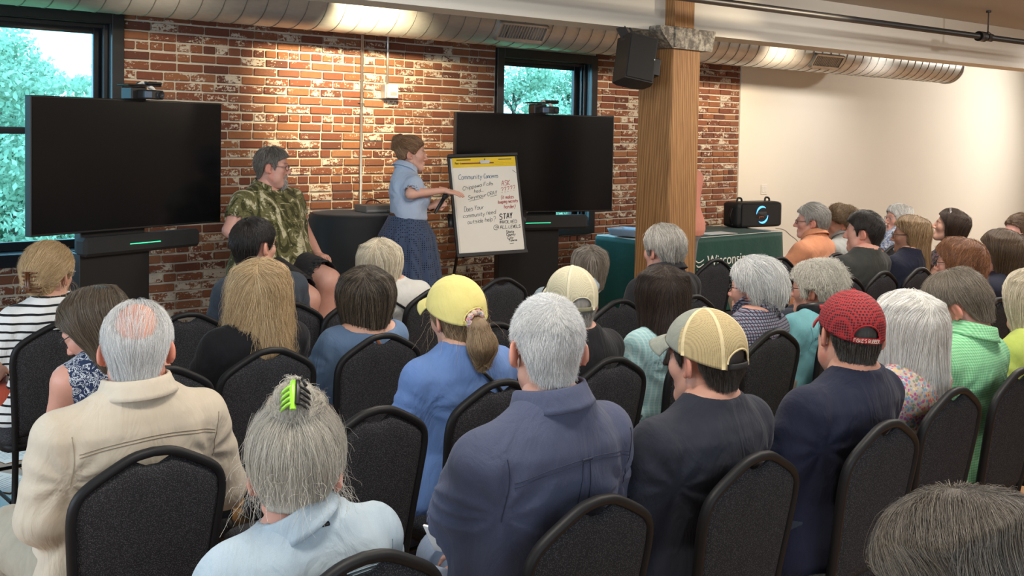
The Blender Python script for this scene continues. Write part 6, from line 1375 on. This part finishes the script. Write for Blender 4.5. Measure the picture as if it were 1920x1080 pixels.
i = P('person with a brown bob and dark glasses in a coral and navy top', (1876, 430), **sit('b9', .21), hb=-16, sex='f', w=1.1, tone=PINK, face=True, shirt=MCOR, sleeve='short', neck=.018, hair=style(BOB, zb=-.13, t=.019, w=1.06, hug=.4, side=-.08, frizz=.005, n=1.4), haircol=((.04, .024, .014), (.085, .052, .03), (.16, .105, .06)), seed=41); glasses(i['root'], i['M'], i['H'], i['hs'], GL_K, (.025, .02))
i = P('person with clear-framed glasses at the right edge by the cream wall', (1912, 402), **sit('c10', .22), hb=-58, sex='f', tone=(.58, .32, .26), face=True, shirt=cloth('dusty_pink', 'plain', (.40, .22, .2)), hair=style(SHORT, t=.014, L=.14, m=9, crown=(0, .06, .12), tail=(0, -.1, .0), tailz=-.3), haircol=BROWN, seed=42); glasses(i['root'], i['M'], i['H'], i['hs'], plain('clear_glasses', (.5, .42, .42), .2), (.027, .022))
# ================================================================== the two speakers and the person behind the column
def w2b(base, bb, p):
    c, s = math.cos(math.radians(bb)), math.sin(math.radians(bb)); d = np.asarray(p, float)-[base[0], base[1], 0]; return np.array([c*d[0]-s*d[1], s*d[0]+c*d[1], d[2]])
# man in the leaf shirt, perched on a tall stool
mb_ = (3.46, 6.37); MB_ = 162
def leg_(hip, kp, ax): k_ = w2b(mb_, MB_, at(*kp)); a_ = np.array([k_[0]*.98, k_[1]-.06, .09]); return (np.array(hip), k_, a_, np.array([ax, 1, 0]))
LGM = {-1: leg_((-.12, .02, .80), (614, 528, 6.98), -.3), 1: leg_((.12, .02, .80), (574, 562, 6.72), .2)}
i = P('man with glasses and a goatee in a green leaf-print shirt and black shorts', (512, 276), z=7.1, base=mb_, bb=MB_, hb=128, hp=2, hs=1.02, w=1.45, belly=1.6, head_kind='h', tone=(.62, .36, .29), face=True, pz=.245, legs=LGM, bare_legs=True, pants=(.012, .012, .014),
      arms={-1: ((-.36, -.04, 1.06), (-.26, .20, .87), (.3, 1, -.1), (0, 0, -1), 'relaxed'), 1: ((.34, -.03, 1.06), (.25, .20, .87), (-.3, 1, -.1), (0, 0, -1), 'relaxed')}, hem=.43,
      shirt=cloth('leaf_print', 'leaf', (.045, .045, .016), (.54, .50, .33), (.15, .14, .06), s=.65), sleeve='short', collar=dict(m=cloth('leaf_print', 'leaf', (.045, .045, .016), (.54, .50, .33), (.15, .14, .06)), h=.022, gap=34), fold=.006, neck=.012,
      hair=style(SHORT, t=.013, L=.055, m=7, crown=(0, -.02, .13), lift=.006, n=1.6), haircol=((.07, .06, .052), (.15, .135, .12), (.34, .32, .29)), seed=50)
glasses(i['root'], i['M'], i['H'], i['hs'], plain('thin_glasses', (.05, .05, .055), .3), (.023, .016))
def beard(i, kind, n, cols, seed):
    V, Q, c_ = head_mesh(kind, .0034); r = np.random.default_rng(seed); x, y, z = V.T
    m = ((y > .062) & (z < -.078) & (np.abs(x) < .034)) | ((y > .085) & (np.abs(z+.05) < .007) & (np.abs(x) < .03)) | ((y > .07) & (z < -.055) & (np.abs(np.abs(x)-.032) < .006)); R_ = V[m]; R_ = R_[r.integers(0, len(R_), n)]
    d = R_-np.array([0, .03, -.05]); d /= np.linalg.norm(d, axis=1)[:, None]; d = d*.5+[0, .1, -.8]+r.normal(size=d.shape)*.25; pts = np.stack([R_+d*.009*t for t in (0, .35, .7, 1)], 1)
    P_ = (pts.reshape(-1, 3)*i['hs'])@i['M'].T+i['H']; curves_object('goatee', P_.reshape(pts.shape), np.full(pts.shape[:2], .0011), hair_mat('goatee_hair', cols), i['root'])
beard(i, 'h', 900, ((.12, .10, .085), (.34, .31, .28), (.52, .50, .46)), 5)
stl = thing('bar_stool', 'tall black stool under the man in the leaf-print shirt', 'stool', (mb_[0], mb_[1], 0), -math.radians(MB_)); b = MB(); b.lathe([(0, .655), (.17, .655), (.185, .67), (.185, .69), (.17, .705), (0, .708)], 28); b.build('seat', MBLACK, stl)
for sx in (-1, 1):
    for sy in (-1, 1): b = MB(); b.tube([(sx*.1, sy*.1, .66), (sx*.17, sy*.17, 0)], .014, 10); b.build('leg', MBLACK, stl)
b = MB(); b.tube([(.15*math.cos(a), .15*math.sin(a), .25) for a in np.linspace(0, 6.283, 24, endpoint=False)], .009, 8, closed=True); b.build('foot_ring', MBLACK, stl)
# woman with the microphone
wb_ = (4.44, 6.15); WBB = 122; B_ = lambda p: w2b(wb_, WBB, p); D_ = lambda d: w2b((0, 0), WBB, d)
re, rw = B_(at(770, 364, 7.36)), B_(at(832, 357, 7.50)); lw_ = B_(at(812, 386, 7.62)); le = B_(at(768, 398, 7.86))
vr = np.array(CR)
MCHAM = cloth('chambray', 'plain', (.34, .42, .56), (.40, .48, .62))
i = P('woman in a pale blue shirt and dotted skirt pointing at the flip chart', (773, 256), z=7.6, base=wb_, bb=WBB, hb=128, hp=3, sex='f', tone=(.62, .38, .30), face=True, pz=.40, legs='stand', bare_legs=True, pants=None, hs=.97, w=.98, baggy=.016,
      arms={1: (re, rw, D_(vr*1+np.array([0, 0, -.22])), D_((-_fw)*-.3+np.array([0, 0, -1.])), 'flat', (.0, .05, -.01)), -1: (le, lw_, D_(vr*.75+np.array([0, 0, .25])), D_(np.array([.25, .6, -.2])), 'grip')},
      shirt=MCHAM, sleeve='roll', hem=.70, fold=.006, neck=.02, collar=dict(m=MCHAM, h=.028, gap=40),
      hair=dict(k='short', t=.011, L=.17, m=10, crown=(0, .06, .12), tail=(0, -.105, .095), tailz=-.3, rough=.002, lift=.004, frizz=.008, wisp=.05, wn=40, extra=[((0, -.085, .09), (0, -.122, .10), .026, .030), ((0, -.122, .10), (0, -.145, .03), .028, .016)], line=([-.2, -.12, -.06, -.038, -.012, .012, .03, .05, .07, .1], [-.2, -.06, -.055, -.035, .01, .0, .0, .045, .066, .08]), n=1.6), haircol=((.11, .05, .024), (.23, .12, .06), (.42, .26, .14)), seed=51)
b = MB(); ce0 = i['T']((0, -.012, .70)); st_ = i['T']((0, 0, .74))
zw, zh = st_[2]-.005, .40
def skirt(a, v):
    th = 6.2832*a; f = v; rx = .150+.068*min(1, f*5)+.085*f; ry = .125+.06*min(1, f*5)+.085*f; k = 1+(.045*math.sin(th*11)+.02*math.sin(th*23+1))*min(1, f*2.2+.12)
    return (ce0[0]*(1-f)+rx*k*math.cos(th), ce0[1]*(1-f)+.02*f+ry*k*math.sin(th), zw+(zh-zw)*f)
b.grid(skirt, 220, 40, True); sk = b.build('skirt', cloth('dotted_skirt', 'dots', (.050, .072, .13), (.006, .008, .014), s=.95), i['root'])
b = MB(); A_ = np.linspace(0, 6.2832, 48, endpoint=False); b.tube([(ce0[0]+.147*math.cos(a), ce0[1]+.119*math.sin(a), zw+.004) for a in A_], 1, 8, closed=True, flat=(.004, .017), up=(0, 0, 1.)); bl_ = b.build('belt', plain('brown_belt', (.10, .045, .025), .45), i['root'])
b = MB(); bx_ = lambda a: np.array([ce0[0]+.153*math.cos(a), ce0[1]+.124*math.sin(a), zw+.004]); a_ = math.radians(100); c_ = bx_(a_); t_ = np.array([-math.sin(a_), math.cos(a_), 0]); b.tube([c_+t_*.024*math.cos(q)+np.array([0, 0, .022*math.sin(q)]) for q in np.linspace(.5, 5.8, 18)], .006, 8); b.build('buckle', plain('cream_buckle', (.72, .66, .52), .3), bl_)
b = MB(); d_ = (i['J'][-1][2]-i['J'][-1][1]); d_ /= np.linalg.norm(d_); c_ = i['J'][-1][2]-d_*.03; u_ = np.cross(d_, [0, 0, 1.]); u_ /= np.linalg.norm(u_); v_ = np.cross(d_, u_); b.tube([c_+.029*(math.cos(q)*u_+math.sin(q)*v_) for q in np.linspace(0, 6.283, 24, endpoint=False)], .006, 6, closed=True); b.build('bracelet', plain('dark_bracelet', (.04, .035, .03), .4), i['root'])
m0, m1 = at(815, 400, 7.60), at(839, 361, 7.58); mc = thing('microphone', 'black handheld microphone held by the woman in pale blue', 'microphone', tuple(m0)); dm = m1-m0; b = MB(); b.tube([(0, 0, 0), dm*.45, dm*.74], [.010, .0135, .0145], 16); b.build('handle', MBLACK, mc); b = MB(); b.tube([dm*.74, dm*.78, dm*.88, dm*.97, dm*1.0], [.016, .022, .0235, .016, .004], 18); b.build('grille', MDARK, mc)
# person in orange behind the column
P('person in a salmon polo and grey trousers mostly hidden behind the timber column', (1262, 262), z=9.35, base=(7.20, 5.93), bb=20, hb=30, tone=PINK, w=1.12, belly=1.35, pz=.40, legs='stand', shirt=cloth('salmon_pique', 'plain', (.66, .27, .2), (.7, .3, .22)), sleeve='short', hem=.44, eo=-.03, pants=(.14, .14, .15), arms={1: ((.19, .12, 1.08), (.05, .34, 1.0), (-.2, 1, -.2), (0, 0, -1), 'relaxed'), -1: ((-.19, .12, 1.08), (-.05, .34, 1.0), (.2, 1, -.2), (0, 0, -1), 'relaxed')}, hair=style(SHORT), haircol=GREY, seed=52)
# ================================================================== things on the floor
for k, (px_, py_, rz) in enumerate(((22, 850, .2), (8, 905, .5), (45, 1010, .9), (12, 1045, .3))):
    p_ = on_z(px_, py_, .003); t_ = thing('paper_handout', ['white handout on the floor below the striped woman', 'white handout on the floor at the left edge', 'white handout on the floor by the sandal', 'white handout on the floor in the lower left corner'][k], 'paper', (p_[0], p_[1], .003+.002*k), rz); MB().box((-.105, -.14, 0), (.105, .14, .001)).build('sheet', plain('paper', (.82, .82, .80), .9), t_, False)
    b = MB()
    for q in range(9): b.box((-.08, .10-q*.022, .001), (.07-.05*(q % 3 == 2), .104-q*.022, .0014))
    b.build('print', plain('grey_print', (.35, .36, .38), .9), t_, False)
pg = on_z(1868, 960, .12); t_ = thing('tote_bag', 'green and black patterned bag on the floor under the chair at the right', 'bag', (pg[0]-.02, pg[1]+.06, 0), .5)
kk = N('green_leaf_bag'); _v = kk.coord('Object'); kk.base(kk.mix(kk.ramp(kk.noise(_v, 9, 2, .5, 2.5), [(.5, 0), (.53, 1)]), (.012, .014, .012), (.12, .36, .06))); kk.set(Roughness=.7)
b = MB(); b.grid(lambda a, v: (lambda q, s: (q[0]*s, q[1]*s, .02+.26*min(1, max(0, (v-.1)/.9))))(rr(6.2832*a+.01, .17-.02*v, .09-.03*v), 1 if v > .05 else .01), 56, 14, True); b.build('bag', kk.m, t_)
for s_ in (-1, 1): b = MB(); b.tube(spline([(-.08, s_*.055, .27), (-.06, s_*.04, .36), (0, s_*.03, .39), (.06, s_*.04, .36), (.08, s_*.055, .27)], 16), 1, 6, flat=(.003, .012), up=(0, 1., 0)); b.build('handle', MBLK, t_)
